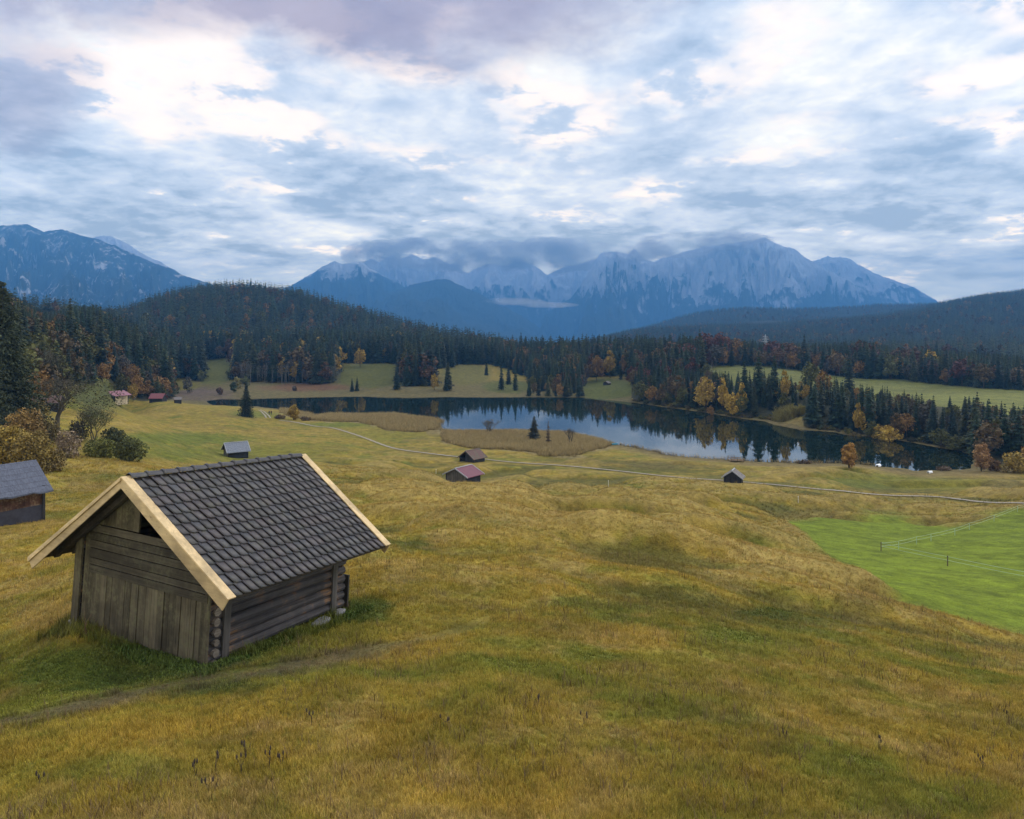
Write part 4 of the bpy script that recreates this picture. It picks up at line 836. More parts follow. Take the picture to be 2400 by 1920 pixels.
# ------------------------------------------------------------------ the big hay barn in front
_r = Vector((-.022, .064, 1.102)); HM = Matrix.Rotation(_r.length, 3, _r.normalized()); HP = Vector((-9.281, 16.283, CAMZ-3.353))
BL, SR, RR, SLf, RL, OA, OB, WR, WL, HH, E1, E2 = 6.0, 3.546, 2.276, 3.541, 2.447, .67, .707, 2.494, 2.545, 4.145, .215, -.114
_c = HM@Vector((BL/2, 0, -HH))+HP; HUT_C = (_c.x, _c.y); _a = HM@Vector((1, 0, 0)); _l = math.hypot(_a.x, _a.y); HUT_AX = (_a.x/_l, _a.y/_l)
def build_barn():
    rnd = random.Random(4)
    B = Vector((BL/2, 0, -HH)); root = bpy.data.objects.new('hay_barn', None); link(root); root.location = HM@B+HP; root.rotation_euler = HM.to_euler()
    tag(root, 'large weathered log hay barn with new pale barge boards in the foreground', 'barn')
    def part(m, name, mat, parent=None, smooth=False, bevel=0):
        o = m.build(name, mat, parent or root, smooth, bevel)
        if parent is None: o.location = -B
        return o
    def sl(side, u, v, off=0.0):
        """point on a roof plane: u metres along the ridge, v share of the way down, off metres outward"""
        S, Rr = (SR, RR) if side < 0 else (SLf, RL); l = math.hypot(S, Rr); sh = v*(E1*(1-u/BL)+E2*u/BL) if side < 0 else 0
        return Vector((u+sh, side*(S*v)+side*Rr/l*off, -Rr*v+S/l*off))
    LS = math.hypot(SR, RR)
    # tiles
    for side in (-1, 1):
        V = []; F = []; C = []; nc, nk, q = 12, 23, 10; U0, U1 = .17, BL-.17; tw = (U1-U0)/nk
        for i in range(nc):
            v0 = .018+i*(.985-.018)/nc; v1 = v0+(.985-.018)/nc+.008
            b = len(V); row = []
            for j in range(nk):
                jt = rnd.uniform(-.006, .006); tn = (rnd.uniform(.1, .9), rnd.random()**1.3)
                for k in range(q+1):
                    wv = k/q; hgt = .036*math.exp(-((wv-.13)/.10)**2)+.016*(1-wv)
                    u = U0+tw*(j+wv*.999); slant = .0045*(1-wv)
                    V.append(sl(side, u, v0, -.035+hgt+jt)); V.append(sl(side, u, v1-slant, .004+hgt+jt)); V.append(sl(side, u, v1-slant, -.03+hgt+jt)); C += [(tn[0], tn[1], 0), (tn[0], tn[1], 0), (tn[0]*.3, tn[1], 0)]
                for k in range(q):
                    a = b+(j*(q+1)+k)*3; f = [(a, a+3, a+4, a+1), (a+1, a+4, a+5, a+2)]
                    F += f if side < 0 else [t[::-1] for t in f]
        me = mesh_np('roof_tiles', V, F, M_TILE, False, np.array(C)); o = link(bpy.data.objects.new('roof_tiles', me), root); o.location = -B
    # deck under the tiles
    for side in (-1, 1):
        m = MB(); p = [sl(side, .05, .0, -.06), sl(side, BL-.05, .0, -.06), sl(side, BL-.05, .99, -.06), sl(side, .05, .99, -.06)]; q_ = [sl(side, .05, .0, -.10), sl(side, BL-.05, .0, -.10), sl(side, BL-.05, .99, -.10), sl(side, .05, .99, -.10)]
        m.hexa(q_+p if side < 0 else q_[::-1]+p[::-1], .5); part(m, 'roof_deck', W_DARK)
    # barge boards and their cover boards
    for side in (-1, 1):
        for fr in (0, 1):
            m = MB(); m2 = MB()
            x0, x1 = (-.035, .0) if not fr else (BL, BL+.035); c0, c1 = (-.055, .185) if not fr else (BL-.185, BL+.055)
            def board(mm, xa, xb, oa_, ob_, va=0.0, vb=1.0, t=.5):
                p = [sl(side, xa, va, oa_), sl(side, xb, va, oa_), sl(side, xb, vb, oa_), sl(side, xa, vb, oa_), sl(side, xa, va, ob_), sl(side, xb, va, ob_), sl(side, xb, vb, ob_), sl(side, xa, vb, ob_)]
                # mitre at the ridge
                for k in (0, 1, 4, 5): p[k].y = 0 if (p[k].y*side) < 0.2 else p[k].y
                mm.hexa(p if side < 0 else [p[3], p[2], p[1], p[0], p[7], p[6], p[5], p[4]], t)
            board(m, x0, x1, -.30, -.002, t=.36); board(m2, c0, c1, .0, .038, t=.62)
            if not fr and side > 0: board(m, -.075, -.037, -.085, -.004, t=.55)
            f = part(m, 'barge_board', W_NEWX, bevel=.004); cv = m2.build('cover_board', W_NEWX, f, bevel=.005)
    # ridge tiles, each overlapping the next
    n = 13; st = (BL-.34)/n
    for i in range(n):
        V = []; F = []; C = []; xa = .17+i*st; q = 10; tn = (rnd.uniform(.3, .7), rnd.random())
        for (x, r_, dz_) in ((xa-.03, .098, .006), (xa+.012, .112, .012), (xa+.04, .098, .006), (xa+st, .086, -.004)):
            for k in range(q+1):
                a = math.pi*k/q; V.append((x, -math.cos(a)*r_*1.15, math.sin(a)*r_-.022+dz_)); C.append((*tn, 0))
        for s_ in range(3):
            for k in range(q): a = s_*(q+1)+k; F.append((a, a+1, a+q+2, a+q+1))
        me = mesh_np('ridge_tile', V, F, M_TILE, False, np.array(C)); o = link(bpy.data.objects.new('ridge_tile', me), root); o.location = -B
    # rafters and purlins seen under the eaves
    for side in (-1, 1):
        for u in (OA-.22, OA+.25, BL*.5, BL-OB+.2):
            m = MB(); p = [sl(side, u-.07, .02, -.24), sl(side, u+.07, .02, -.24), sl(side, u+.07, .93, -.24), sl(side, u-.07, .93, -.24), sl(side, u-.07, .02, -.105), sl(side, u+.07, .02, -.105), sl(side, u+.07, .93, -.105), sl(side, u-.07, .93, -.105)]
            m.hexa(p if side < 0 else [p[3], p[2], p[1], p[0], p[7], p[6], p[5], p[4]], .8); part(m, 'rafter', W_DARK)
    # roof line over the walls
    def top(y): return (-RR*(-y)/SR if y < 0 else -RL*y/SLf)-.115*math.hypot(SR, RR)/SR
    zf = -HH
    # log side walls
    for side, W in ((-1, WR), (1, WL)):
        m = MB(); z = zf+.19; i = 0
        while z < top(side*W)-.04:
            rr = rnd.uniform(.112, .132); y = side*(W-.13)+rnd.uniform(-.012, .012); wob = rnd.uniform(-.02, .02)
            pts = [(OA-.03, y, z+wob), (BL*.35, y+rnd.uniform(-.012, .012), z+rnd.uniform(-.015, .015)), (BL*.7, y+rnd.uniform(-.012, .012), z+rnd.uniform(-.015, .015)), (BL-OB+.03, y, z-wob)]
            m.tube(pts, [rr, rr*1.03, rr, rr*.95], 9, .85 if i == 0 else rnd.uniform(.05, .85)); z += rr*1.97; i += 1
        part(m, 'log_wall', W_LOG)
    # gable walls behind the boards (front one leaves the hay opening free)
    m = MB(); xb = BL-OB
    for y0 in np.arange(-WR+.1, WL-.1, .3):
        y1 = min(y0+.3, WL-.1); m.hexa([(xb-.06, y0, zf), (xb, y0, zf), (xb, y1, zf), (xb-.06, y1, zf), (xb-.06, y0, top(y0)), (xb, y0, top(y0)), (xb, y1, top(y1)), (xb-.06, y1, top(y1))], rnd.uniform(.3, .6))
    part(m, 'back_gable', W_BOARDZ)
    m = MB(); m.box(OA+.1, BL-OB-.1, -WR+.2, WL-.2, zf-.02, zf+.06, .2); part(m, 'floor', W_DARK)
    # front: tall door of upright boards
    m = MB(); y = WL-.88; zt = zf+1.50
    while y > -WR+.16:
        wd = rnd.choice((.17, .21, .25, .28, .23)); y1 = max(y-wd, -WR+.10); m.box(OA-.075-rnd.uniform(0, .022), OA-.04, y1+.012, y-.006, zf+.07+rnd.uniform(-.05, .05)+.05*(y > .5), zt, rnd.uniform(.15, .95)); y = y1
    part(m, 'door', W_BOARDZ)
    m = MB(); y = WL-.30
    for wd, t in ((.20, .3), (.17, .2), (.20, .35)): m.box(OA-.045, OA-.01, y-wd+.005, y, zf+.12, top(y)-.02, t); y -= wd+.003
    m.box(OA-.10, OA-.05, WL-.24, WL-.13, zf+.02, top(WL-.2)-.02, .5)
    part(m, 'upright_boards', W_BOARDZ)
    # cross boards over the door
    m = MB(); z = zt-.02; k = 0
    while z < -1.46:
        hb = (.20, .17, .24, .20, .2)[k % 5]; z1 = min(z+hb, -1.42); q = []
        def lim(zz, s): return (SR/RR*(-zz-.14) if s < 0 else SLf/RL*(-zz-.14))
        a = min(WL-.62+.03*k, lim(z1, 1)); bb = min(WR-.02, lim(z1, -1)); dp = .115-.008*k
        m.box(OA-dp, OA-.045, -bb, a, z+.010, z1-.008, rnd.uniform(.2, .9)); z = z1; k += 1
    part(m, 'cross_boards', W_BOARDY)
    m = MB(); y = 2.0
    while y > -2.0:
        y1 = y-.23; zb = -1.44
        if y1 < .14 and y > -.86: zb = -.88
        zt0, zt1 = top(y)-.01, top(y1)-.01
        if min(zt0, zt1) > zb+.04: m.hexa([(OA-.05, y1+.005, zb), (OA-.01, y1+.005, zb), (OA-.01, y, zb), (OA-.05, y, zb), (OA-.05, y1+.005, zt1), (OA-.01, y1+.005, zt1), (OA-.01, y, zt0), (OA-.05, y, zt0)], rnd.uniform(.1, .4))
        y = y1
    part(m, 'gable_boards', W_BOARDZ)
    # corner posts and crossing log ends
    for side, W in ((-1, WR), (1, WL)):
        for fx in (0, 1):
            xs = OA if not fx else BL-OB; sg = 1 if not fx else -1
            zt_ = top(side*W)-.01
            m = MB(); xa, xc = sorted((xs+sg*.36, xs+sg*.55)); ya, yb = sorted((side*(W+.02), side*(W-.06))); m.box(xa, xc, ya, yb, zf-.12, zt_+.06, .55); part(m, 'post', W_POST)
            if fx: continue
            m = MB(); ya, yb = sorted((side*(W+.03), side*(W-.12))); m.box(OA-.10, OA-.05, ya, yb, zf-.10, zt_+.02, .55); part(m, 'post', W_BOARDZ)
            m = MB(); z = zf+.06
            while z < zt_-.1:
                rr = rnd.uniform(.085, .115); yy_ = side*(W-.03)
                m.tube([(xs+.16+rnd.uniform(-.02, .02), side*(W-.25), z), (xs+.16+rnd.uniform(-.02, .02), side*(W+rnd.uniform(.02, .09)), z)], [rr, rr*.9], 7, rnd.uniform(.3, .9))
                m.tube([(OA+.1, side*(W-.16), z+.11), (OA-rnd.uniform(.02, .06), side*(W-.16), z+.11)], [rr*.75, rr*.7], 7, rnd.uniform(.2, .7)); z += .235
            part(m, 'log_ends', W_END)
    m = MB(); m.box(BL-OB+.10, BL-OB+.16, -WR-.02, -WR+.32, zf-.1, zf+.95, .2); part(m, 'leaning_board', W_POST)
    return root
BARN = build_barn()
def stone(name, label, p, sx, sy, sz, mat, seed, group=None, rz=0):
    bm = __import__('bmesh').new(); import bmesh; bmesh.ops.create_icosphere(bm, subdivisions=2, radius=1)
    r = random.Random(seed)
    for v in bm.verts:
        k = 1+.16*math.sin(v.co.x*3+seed)+.10*math.cos(v.co.y*4+seed*2)+r.uniform(-.04, .04); c = v.co*k
        v.co = Vector((max(-.8, min(.8, c.x))*sx, max(-.8, min(.8, c.y))*sy, max(-.7, min(.55, c.z))*sz))
    me = bpy.data.meshes.new(name); bm.to_mesh(me); bm.free(); me.materials.append(mat); a = me.color_attributes.new('tone', 'FLOAT_COLOR', 'POINT')
    for d in a.data: d.color = (.5, .5, .5, 1)
    o = link(bpy.data.objects.new(name, me)); o.location = p; o.rotation_euler = (0, 0, rz); return tag(o, label, 'stone', group)
def gz(x, y): return float(H(np.array([float(x)]), np.array([float(y)]))[0])
def barn_pt(a, b, dz_=0): p = HM@Vector((a, b, -HH))+HP; return (p.x, p.y, p.z+dz_)
for i, (a, b, sx, sy, sz, lb, mt) in enumerate([(OA+.05, WL+.02, .22, .17, .15, 'rounded grey boulder under the left front corner of the big barn', M_STONE), (OA+1.2, -WR-.06, .15, .12, .10, 'small pale stone under the bottom log nearest the front corner of the barn', M_PALESTONE),
                                                (OA+.75, -WR-.10, .12, .09, .07, 'tiny low stone in the grass beside the front corner post of the barn', M_PALESTONE), (BL-OB-1.15, -WR-.16, .36, .20, .10, 'flat pale stone slab sticking out under the log wall of the barn', M_PALESTONE), (BL-OB-.35, -WR-.08, .28, .16, .10, 'flat stone at the far end of the barn log wall', M_PALESTONE)]):
    stone('foundation_stone', lb, barn_pt(a, b, .03), sx, sy, sz, mt, i+3, None, 1.1)
build_grass()

# ------------------------------------------------------------------ the smaller huts
def striped(name, c1, c2, axis, freq, rough=.6, rust=None):
    m = bpy.data.materials.new(name); m.use_nodes = True; N = NT(m.node_tree); b = N.n['Principled BSDF']
    o = N.node('ShaderNodeTexCoord').outputs['Object']; x, y, z = N.sep(o); k = {'x': x, 'y': y}[axis]
    s = N.math('SINE', N.math('MULTIPLY', k, freq)); n = N.noise(o, 1.3, 4, .65); f = N.mapr(N.math('ADD', N.math('MULTIPLY', s, .45), N.math('MULTIPLY', n, 1.6)), .2, 1.4)
    c = N.mix(f, c1, c2)
    if rust: c = N.mix(N.mapr(n, .5, .62, 0, .8), c, rust)
    N.l.new(c, b.inputs['Base Color']); b.inputs['Roughness'].default_value = rough
    bp = N.node('ShaderNodeBump'); bp.inputs['Strength'].default_value = .8; bp.inputs['Distance'].default_value = .03; N.l.new(s, bp.inputs['Height']); N.l.new(bp.outputs[0], b.inputs['Normal'])
    return m
def shingles(name, c1, c2, s=3.0, c3=None):
    m = bpy.data.materials.new(name); m.use_nodes = True; N = NT(m.node_tree); b = N.n['Principled BSDF']
    o = N.node('ShaderNodeTexCoord').outputs['Object']; br = N.node('ShaderNodeTexNoise'); n1 = N.noise(N.vmath('MULTIPLY', o, (4, 1, 1)), s, 5, .8); n2 = N.noise(o, .7, 3)
    c = N.mix(N.mapr(n1, .32, .68), c1, c2)
    if c3: c = N.mix(N.mapr(n2, .48, .62, 0, .8), c, c3)
    x, y, z = N.sep(o); row = N.math('FRACT', N.math('MULTIPLY', z, 3.2)); c = N.mix(N.mapr(row, .0, .14, .7, 0), c, tuple(v*.3 for v in c1))
    N.l.new(c, b.inputs['Base Color']); b.inputs['Roughness'].default_value = .8
    bp = N.node('ShaderNodeBump'); bp.inputs['Strength'].default_value = .6; bp.inputs['Distance'].default_value = .03; N.l.new(n1, bp.inputs['Height']); N.l.new(bp.outputs[0], b.inputs['Normal'])
    return m
R_MAROON = striped('maroon_sheet_roof', (.13, .035, .055), (.20, .065, .085), 'x', 26, .55)
R_PINK = striped('pink_sheet_roof', (.24, .09, .12), (.30, .13, .16), 'x', 20, .6)
R_RED = shingles('red_tile_roof', (.16, .04, .05), (.24, .08, .09))
R_BROWN = shingles('brown_tile_roof', (.075, .040, .035), (.15, .08, .065), 2.2, (.10, .09, .055))
R_SHING = shingles('grey_shingle_roof', (.09, .105, .14), (.22, .24, .28), 2.6)
R_LEFT = shingles('blue_grey_shingle_roof', (.050, .057, .085), (.105, .12, .165), 3.2)
R_SMALL = shingles('grey_brown_roof', (.10, .085, .08), (.20, .18, .17), 2.5)
W_HUT = wood('hut_boards', (.115, .105, .09), 'z', .6, .8, .9); W_HUTD = wood('dark_hut_boards', (.035, .034, .038), 'z', .6, .8, .9); W_HUTL = wood('hut_logs', (.065, .068, .085), 'x', .4, .8, .9)
W_RED = wood('red_brown_boards', (.085, .042, .028), 'z', .5, .7, .9, (.22, .17, .10), .8); W_CREAM = flat_material('cream_render', (.48, .40, .27), nscale=2, namt=.15); W_PLINTH = flat_material('dark_plinth', (.045, .045, .06), nscale=2)
M_EDGE = flat_material('pale_edge_board', (.34, .35, .38), nscale=4, namt=.15); M_EDGEB = flat_material('brown_edge_board', (.16, .13, .12), nscale=4, namt=.15)
M_MOSSY = flat_material('mossy_boards', (.17, .17, .11), nscale=6)
def hut(name, label, cat, Y, f, roof, gable, side, edge, z0=None, plinth=None, deep=.9, open_front=False, door=None, wavy=0):
    x, z, a, L, S, Rr, oa, ob, w_, Hh = f; zg = gz(x+math.cos(a)*L/2, Y+math.sin(a)*L/2); zq = gz(x+math.sin(a)*w_, Y-math.cos(a)*w_); zb0 = max(CAMZ+z-Hh, min(zg, zq, CAMZ+z-Hh+1.3)); root = empty(name, (x, Y, zb0), a); tag(root, label, cat)
    o0 = Vector((0, 0, Hh))   # ridge height over the base point under the near peak
    t = .10; e = .07
    for sgn in (-1, 1):
        m = MB(); nseg = 10; l = math.hypot(S, Rr)
        V = []
        rr = random.Random(int(Y)+sgn)
        dz_ = [rr.uniform(-1, 1)*wavy for _ in range(nseg+1)]
        for i in range(nseg):
            xa, xb = L*i/nseg, L*(i+1)/nseg
            p = [(xa, 0, Hh-t), (xb, 0, Hh-t), (xb, sgn*S, Hh-Rr-t+dz_[i+1]), (xa, sgn*S, Hh-Rr-t+dz_[i]), (xa, 0, Hh), (xb, 0, Hh), (xb, sgn*S, Hh-Rr+dz_[i+1]), (xa, sgn*S, Hh-Rr+dz_[i])]
            m.hexa(p if sgn < 0 else [p[3], p[2], p[1], p[0], p[7], p[6], p[5], p[4]], .5)
        m.build('roof', roof, root)
        if edge:
            for xe in (-.05, L-.04):
                m = MB(); h1, h0 = .06, -.16
                p = [(xe, 0, Hh+h0), (xe+.10, 0, Hh+h0), (xe+.10, sgn*(S+.03), Hh-Rr+h0), (xe, sgn*(S+.03), Hh-Rr+h0), (xe, 0, Hh+h1), (xe+.10, 0, Hh+h1), (xe+.10, sgn*(S+.03), Hh-Rr+h1), (xe, sgn*(S+.03), Hh-Rr+h1)]
                m.hexa(p if sgn < 0 else [p[3], p[2], p[1], p[0], p[7], p[6], p[5], p[4]], .6); m.build('barge_board', edge, root)
    if edge: m = MB(); m.box(-.03, L+.03, -.12, .12, Hh-.02, Hh+.07, .6); m.build('ridge_board', edge, root)
    def top(y): return Hh-Rr*abs(y)/S-t-.01
    rr = random.Random(int(Y))
    for (xg, nm) in ((oa, 'gable_wall'), (L-ob, 'gable_wall')):
        m = MB(); y = -w_
        while y < w_-.01:
            y1 = min(y+rr.uniform(.22, .34), w_); y1 = 0 if y < 0 < y1 else y1
            zb_ = -deep; skip = open_front and xg == oa and (.25 < y < w_-.3)
            if skip: m.hexa([(xg-.05, y, Hh*.28-.2), (xg+.05, y, Hh*.28-.2), (xg+.05, y1, Hh*.28-.2), (xg-.05, y1, Hh*.28-.2), (xg-.05, y, Hh*.28), (xg+.05, y, Hh*.28), (xg+.05, y1, Hh*.28), (xg-.05, y1, Hh*.28)], .7)
            else: m.hexa([(xg-.05, y+.008, zb_), (xg+.05, y+.008, zb_), (xg+.05, y1, zb_), (xg-.05, y1, zb_), (xg-.05, y+.008, top(y)), (xg+.05, y+.008, top(y)), (xg+.05, y1, top(y1)), (xg-.05, y1, top(y1))], rr.uniform(.25, .8))
            y = y1
        m.build(nm, gable, root)
    zt_ = top(w_)
    for sgn in (-1, 1):
        m = MB(); ya, yb = sorted((sgn*w_, sgn*(w_-.12)))
        if side is W_HUTL:
            z = .12
            while z < zt_: m.tube([(oa-.08, sgn*(w_-.06), z), (L-ob+.08, sgn*(w_-.06), z)], .13, 7, rr.uniform(.2, .8)); z += .25
            m.box(oa+.06, L-ob-.06, ya+.03, yb-.03, -deep, zt_, .1)
        else:
            xx = oa
            while xx < L-ob-.01: x1 = min(xx+rr.uniform(.25, .4), L-ob); m.box(xx+.006, x1, ya, yb, -deep, zt_, rr.uniform(.25, .8)); xx = x1
        m.build('side_wall', side, root)
        if plinth:
            m = MB(); ya, yb = sorted((sgn*(w_+.04), sgn*(w_-.02))); m.box(oa-.05, L-ob+.05, ya, yb, -deep, plinth, .5); m.build('plinth', W_PLINTH, root)
    if door:
        m = MB(); m.box(oa-.10, oa-.06, -door/2, door/2, .05, 1.75, .4); d = m.build('door', W_HUTD, root)
    m = MB()
    for sgn in (-1, 1):
        for xg in (oa, L-ob):
            m = MB(); m.box(xg-.09, xg+.09, sgn*w_-.09, sgn*w_+.09, -deep, zt_+.03, .5); m.build('post', W_HUTD, root)
    return root
hut('hay_hut', 'low hay hut with a maroon sheet roof in the middle of the meadow', 'hut', 130, [-10.86, -25.02, .94, 5.03, 3.15, 1.45, .4, .64, 2.53, 3.05], R_MAROON, W_HUT, W_HUTL, M_EDGE)
hut('hay_hut', 'dark half open hay hut with a mossy brown tile roof standing at the gravel path', 'hut', 160, [-10.89, -26.75, .89, 4.74, 2.64, 1.81, .38, .57, 2.14, 2.73], R_BROWN, W_HUTD, W_HUTL, M_EDGEB, open_front=True)
hut('hay_hut', 'small leaning dark hut beside the path on the right side of the meadow', 'hut', 132, [42.56, -25.89, 1.1, 2.98, 2.01, 1.45, .53, .76, 1.56, 2.63], R_SMALL, W_HUTD, W_HUTD, M_EDGE)
hut('hay_hut', 'small grey shingle roofed hut alone on the green slope behind the big barn', 'hut', 155, [-65.39, -24.35, .61, 5.11, 2.96, 1.89, .5, .46, 2.24, 3.37], R_SHING, W_HUT, W_HUTL, M_EDGE)
hut('farm_shed', 'cream walled shed with a broad pink sheet roof at the forest edge', 'shed', 262, [-155.66, -22.27, 1.24, 7.84, 4.04, 1.7, 1.36, .55, 2.68, 4.43], R_PINK, W_HUT, W_CREAM, None)
hut('farm_shed', 'little shed with a red roof and dark walls at the edge of the left woods', 'shed', 278, [-147.0, -23.2, .06, 5.6, 2.6, 1.9, .4, .4, 2.1, 3.9], R_RED, W_HUTD, W_HUTL, None)
hut('hay_hut', 'tiny grey hut at the crest of the field beside the marsh', 'hut', 276, [-136.8, -24.6, .5, 3.0, 1.7, 1.0, .3, .3, 1.4, 2.6], R_SMALL, W_HUT, W_HUTL, None)
hut('farm_shed', 'rust roofed shed half hidden behind the bare tree on the left', 'shed', 152, [-106.5, -14.4, .35, 5.6, 3.0, 1.5, .4, .4, 2.4, 3.7], R_BROWN, W_HUTD, W_HUTD, None)
hut('hay_hut', 'blue grey roofed hut with red brown boards at the left edge', 'hut', 47.6, [-38.1, -9.22, 1.02, 4.4, 2.62, 1.95, .35, .42, 2.05, 3.85], R_LEFT, M_MOSSY, W_RED, None, plinth=.85, wavy=.07)
p = hit(1423, 903); hut('hay_hut', 'tiny dark hut on the bright clearing at the far end of the lake', 'hut', p.y, [p.x-1, p.z+2.4-CAMZ, .9, 3.4, 2.0, 1.2, .3, .3, 1.6, 2.4], R_SMALL, W_HUTD, W_HUTD, None)

# ------------------------------------------------------------------ gravel path
def ribbon(name, pts, width, mat, lift=.13, n=14, hgt=0):
    P = [hit(*q, lo=60, detail=False) for q in pts]; P = [p for p in P if p is not None]; L = []
    for i in range(len(P)-1):
        p0, p1, p2, p3 = P[max(i-1, 0)], P[i], P[i+1], P[min(i+2, len(P)-1)]
        for k in range(n):
            t = k/n; L.append(.5*((2*p1)+(p2-p0)*t+(2*p0-5*p1+4*p2-p3)*t*t+(3*p1-p0-3*p2+p3)*t*t*t))
    L.append(P[-1]); V = []; F = []; xs = []; ys = []
    for i, p in enumerate(L):
        d = (L[min(i+1, len(L)-1)]-L[max(i-1, 0)]); d.z = 0; d.normalize(); q = Vector((-d.y, d.x, 0)); w_ = width*(1+.15*math.sin(i*1.7))
        for k in range(5): c = p+q*w_*(k/4-.5); xs.append(c.x); ys.append(c.y)
    zs = H(np.array(xs), np.array(ys))+lift+np.tile([0, .04, .05, .04, 0], len(L)); V = np.stack([xs, ys, zs], 1)
    for i in range(len(L)-1):
        for k in range(4): a = i*5+k; F.append((a, a+1, a+6, a+5))
    return mesh_np(name, V, F, mat, True, np.full((len(V), 3), .5))
M_GRAVEL = flat_material('gravel', (.29, .25, .19), nscale=3, namt=.3)
pm = ribbon('path', PATHPX, 1.05, M_GRAVEL)
tag(link(bpy.data.objects.new('path', pm)), 'narrow pale gravel path crossing the meadow', 'path', kind='structure')
for pts in ([(606, 962), (614, 967), (620, 973), (624, 980)], [(611, 961), (620, 966), (628, 973), (634, 981)]):
    tag(link(bpy.data.objects.new('path', ribbon('track', pts, .6, M_GRAVEL))), 'rut of the two wheel track beside the lone spruce', 'path', kind='structure')
for o in sc.objects:
    if o.get('kind') == 'structure' and 'category' in o: del o['category']

# ------------------------------------------------------------------ single trees and bushes of the meadow
def at(px_, py_, lo=40): return hit(px_, py_, lo=lo)
BIGSPR = spruce_near('needle_crown_near', 101, 60, 20, .22, 12, .013)
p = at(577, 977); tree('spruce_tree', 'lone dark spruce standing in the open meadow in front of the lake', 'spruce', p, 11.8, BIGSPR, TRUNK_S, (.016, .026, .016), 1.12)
HEDGE = spruce_near('needle_crown_big', 111, 90, 30, .24, 22, .008)
def cloud_tree(name, label, cat, p, hgt, lobes, n, size, tint, seed, trunk=None, tone=(.6, 1.4), crown='crown'):
    """tree or bush with its own leaf cloud, lobes given in metres round the foot"""
    r = np.random.default_rng(seed); V, F, C = leaf_cloud(r, lobes, n, size)
    me = mesh_np(crown+'_mesh', V, F, M_LEAF, False, np.repeat(C[:, None], 3, 1)); t = empty(name, p); tag(t, label, cat)
    o = link(bpy.data.objects.new(crown, me), t); o['tint'] = [float(c) for c in tint]
    if trunk: trunk(t)
    return t
def stems(seed, n, hgt, spread, r0=.05, mat=None):
    def f(t):
        r = random.Random(seed); m = MB()
        for i in range(n):
            a = i*6.283/n+r.uniform(-.3, .3); q = spread*r.uniform(.4, 1)
            m.tube([(0, 0, -.3), (math.cos(a)*q*.35, math.sin(a)*q*.35, hgt*.4), (math.cos(a)*q, math.sin(a)*q, hgt*r.uniform(.75, 1))], [r0, r0*.7, r0*.2], 5)
        m.build('stem', mat or M_BARK, t)
    return f
def lobes_ball(r, w_, h_, n, seed, base=.15, k=.45):
    q = random.Random(seed); L = [(0, 0, h_*.5, min(w_, h_*.5)*.75)]
    for i in range(n):
        a = i*2.4; z = h_*(base+(1-base)*(i+.5)/n*.88); e = w_*math.sin(math.pi*min(.95, .18+.75*(i+.5)/n))**.7*.6
        L.append((math.cos(a)*e*q.uniform(.6, 1), math.sin(a)*e*q.uniform(.6, 1), z, w_*k*q.uniform(.65, 1.05)))
    return L
p = at(688, 984); cloud_tree('round_tree', 'round golden tree with a dark thicket at its foot beside the path', 'tree', p, 5.4, lobes_ball(0, 2.5, 5.6, 12, 1), 2600, .19, (.30, .20, .035), 201, stems(1, 4, 3, 1.2, .09))
p = at(655, 982); cloud_tree('thorn_bush', 'low brown thicket left of the round golden tree', 'bush', p, 2, [(0, 0, .8, 1.1), (1.3, 0, .7, .9), (-1.2, .3, .6, .8)], 500, .16, (.13, .09, .045), 202)
p = at(716, 986); cloud_tree('thorn_bush', 'low brown thicket right of the round golden tree', 'bush', p, 2, [(0, 0, .7, 1.0), (1.2, 0, .6, .8), (-1.0, .3, .7, .9)], 500, .16, (.13, .09, .045), 203)
p = at(1990, 1097); cloud_tree('orange_tree', 'small orange brown tree alone on the near shore right of the huts', 'tree', p, 6, lobes_ball(0, 1.95, 6.0, 14, 3, .12, .5), 2600, .17, (.34, .19, .05), 204, stems(3, 4, 4, 1.0, .10))
p = at(2300, 1105); cloud_tree('orange_tree', 'pale orange tree with thinning leaves at the right end of the lake', 'tree', p, 7, lobes_ball(0, 2.2, 6.9, 14, 4, .14, .48), 2000, .17, (.31, .185, .085), 205, stems(4, 4, 5, 1.2, .11))
p = at(2378, 1108); cloud_tree('yellow_bush', 'spreading yellow bush near the right edge of the picture', 'bush', p, 4, lobes_ball(0, 3.0, 5.0, 9, 5, .1, .5), 1500, .19, (.27, .19, .04), 206, stems(5, 4, 2.5, 1.4, .07))
p = at(2330, 1104); cloud_tree('olive_bush', 'brown leafed bush between the pale orange tree and the yellow bush', 'bush', p, 3, lobes_ball(0, 1.8, 2.6, 7, 6, .1, .5), 900, .17, (.16, .10, .05), 207)
p = at(2420, 1100); cloud_tree('orange_bush', 'orange bush cut off by the right edge of the picture', 'bush', p, 4, lobes_ball(0, 2.8, 6.4, 9, 7, .1, .5), 1500, .19, (.30, .18, .05), 208)
p = at(1850, 1098); 
for i, (a, b, w_, h_, c, lb) in enumerate([(1885, 1087, 2.2, 1.2, (.13, .09, .05), 'low brown shore shrub left of the lone orange tree'), (2040, 1090, 3.0, 1.4, (.15, .11, .055), 'flat brown shore shrub right of the lone orange tree'), (2212, 1103, 2.2, 1.3, (.14, .10, .07), 'round brown shrub on the tip of the near shore')]):
    p = at(a, b); cloud_tree('shore_shrub', lb, 'bush', p, h_, [(0, 0, h_*.35, h_*.7), (w_*.5, 0, h_*.3, h_*.55), (-w_*.5, .2, h_*.3, h_*.55)], 420, .13, c, 215+i)
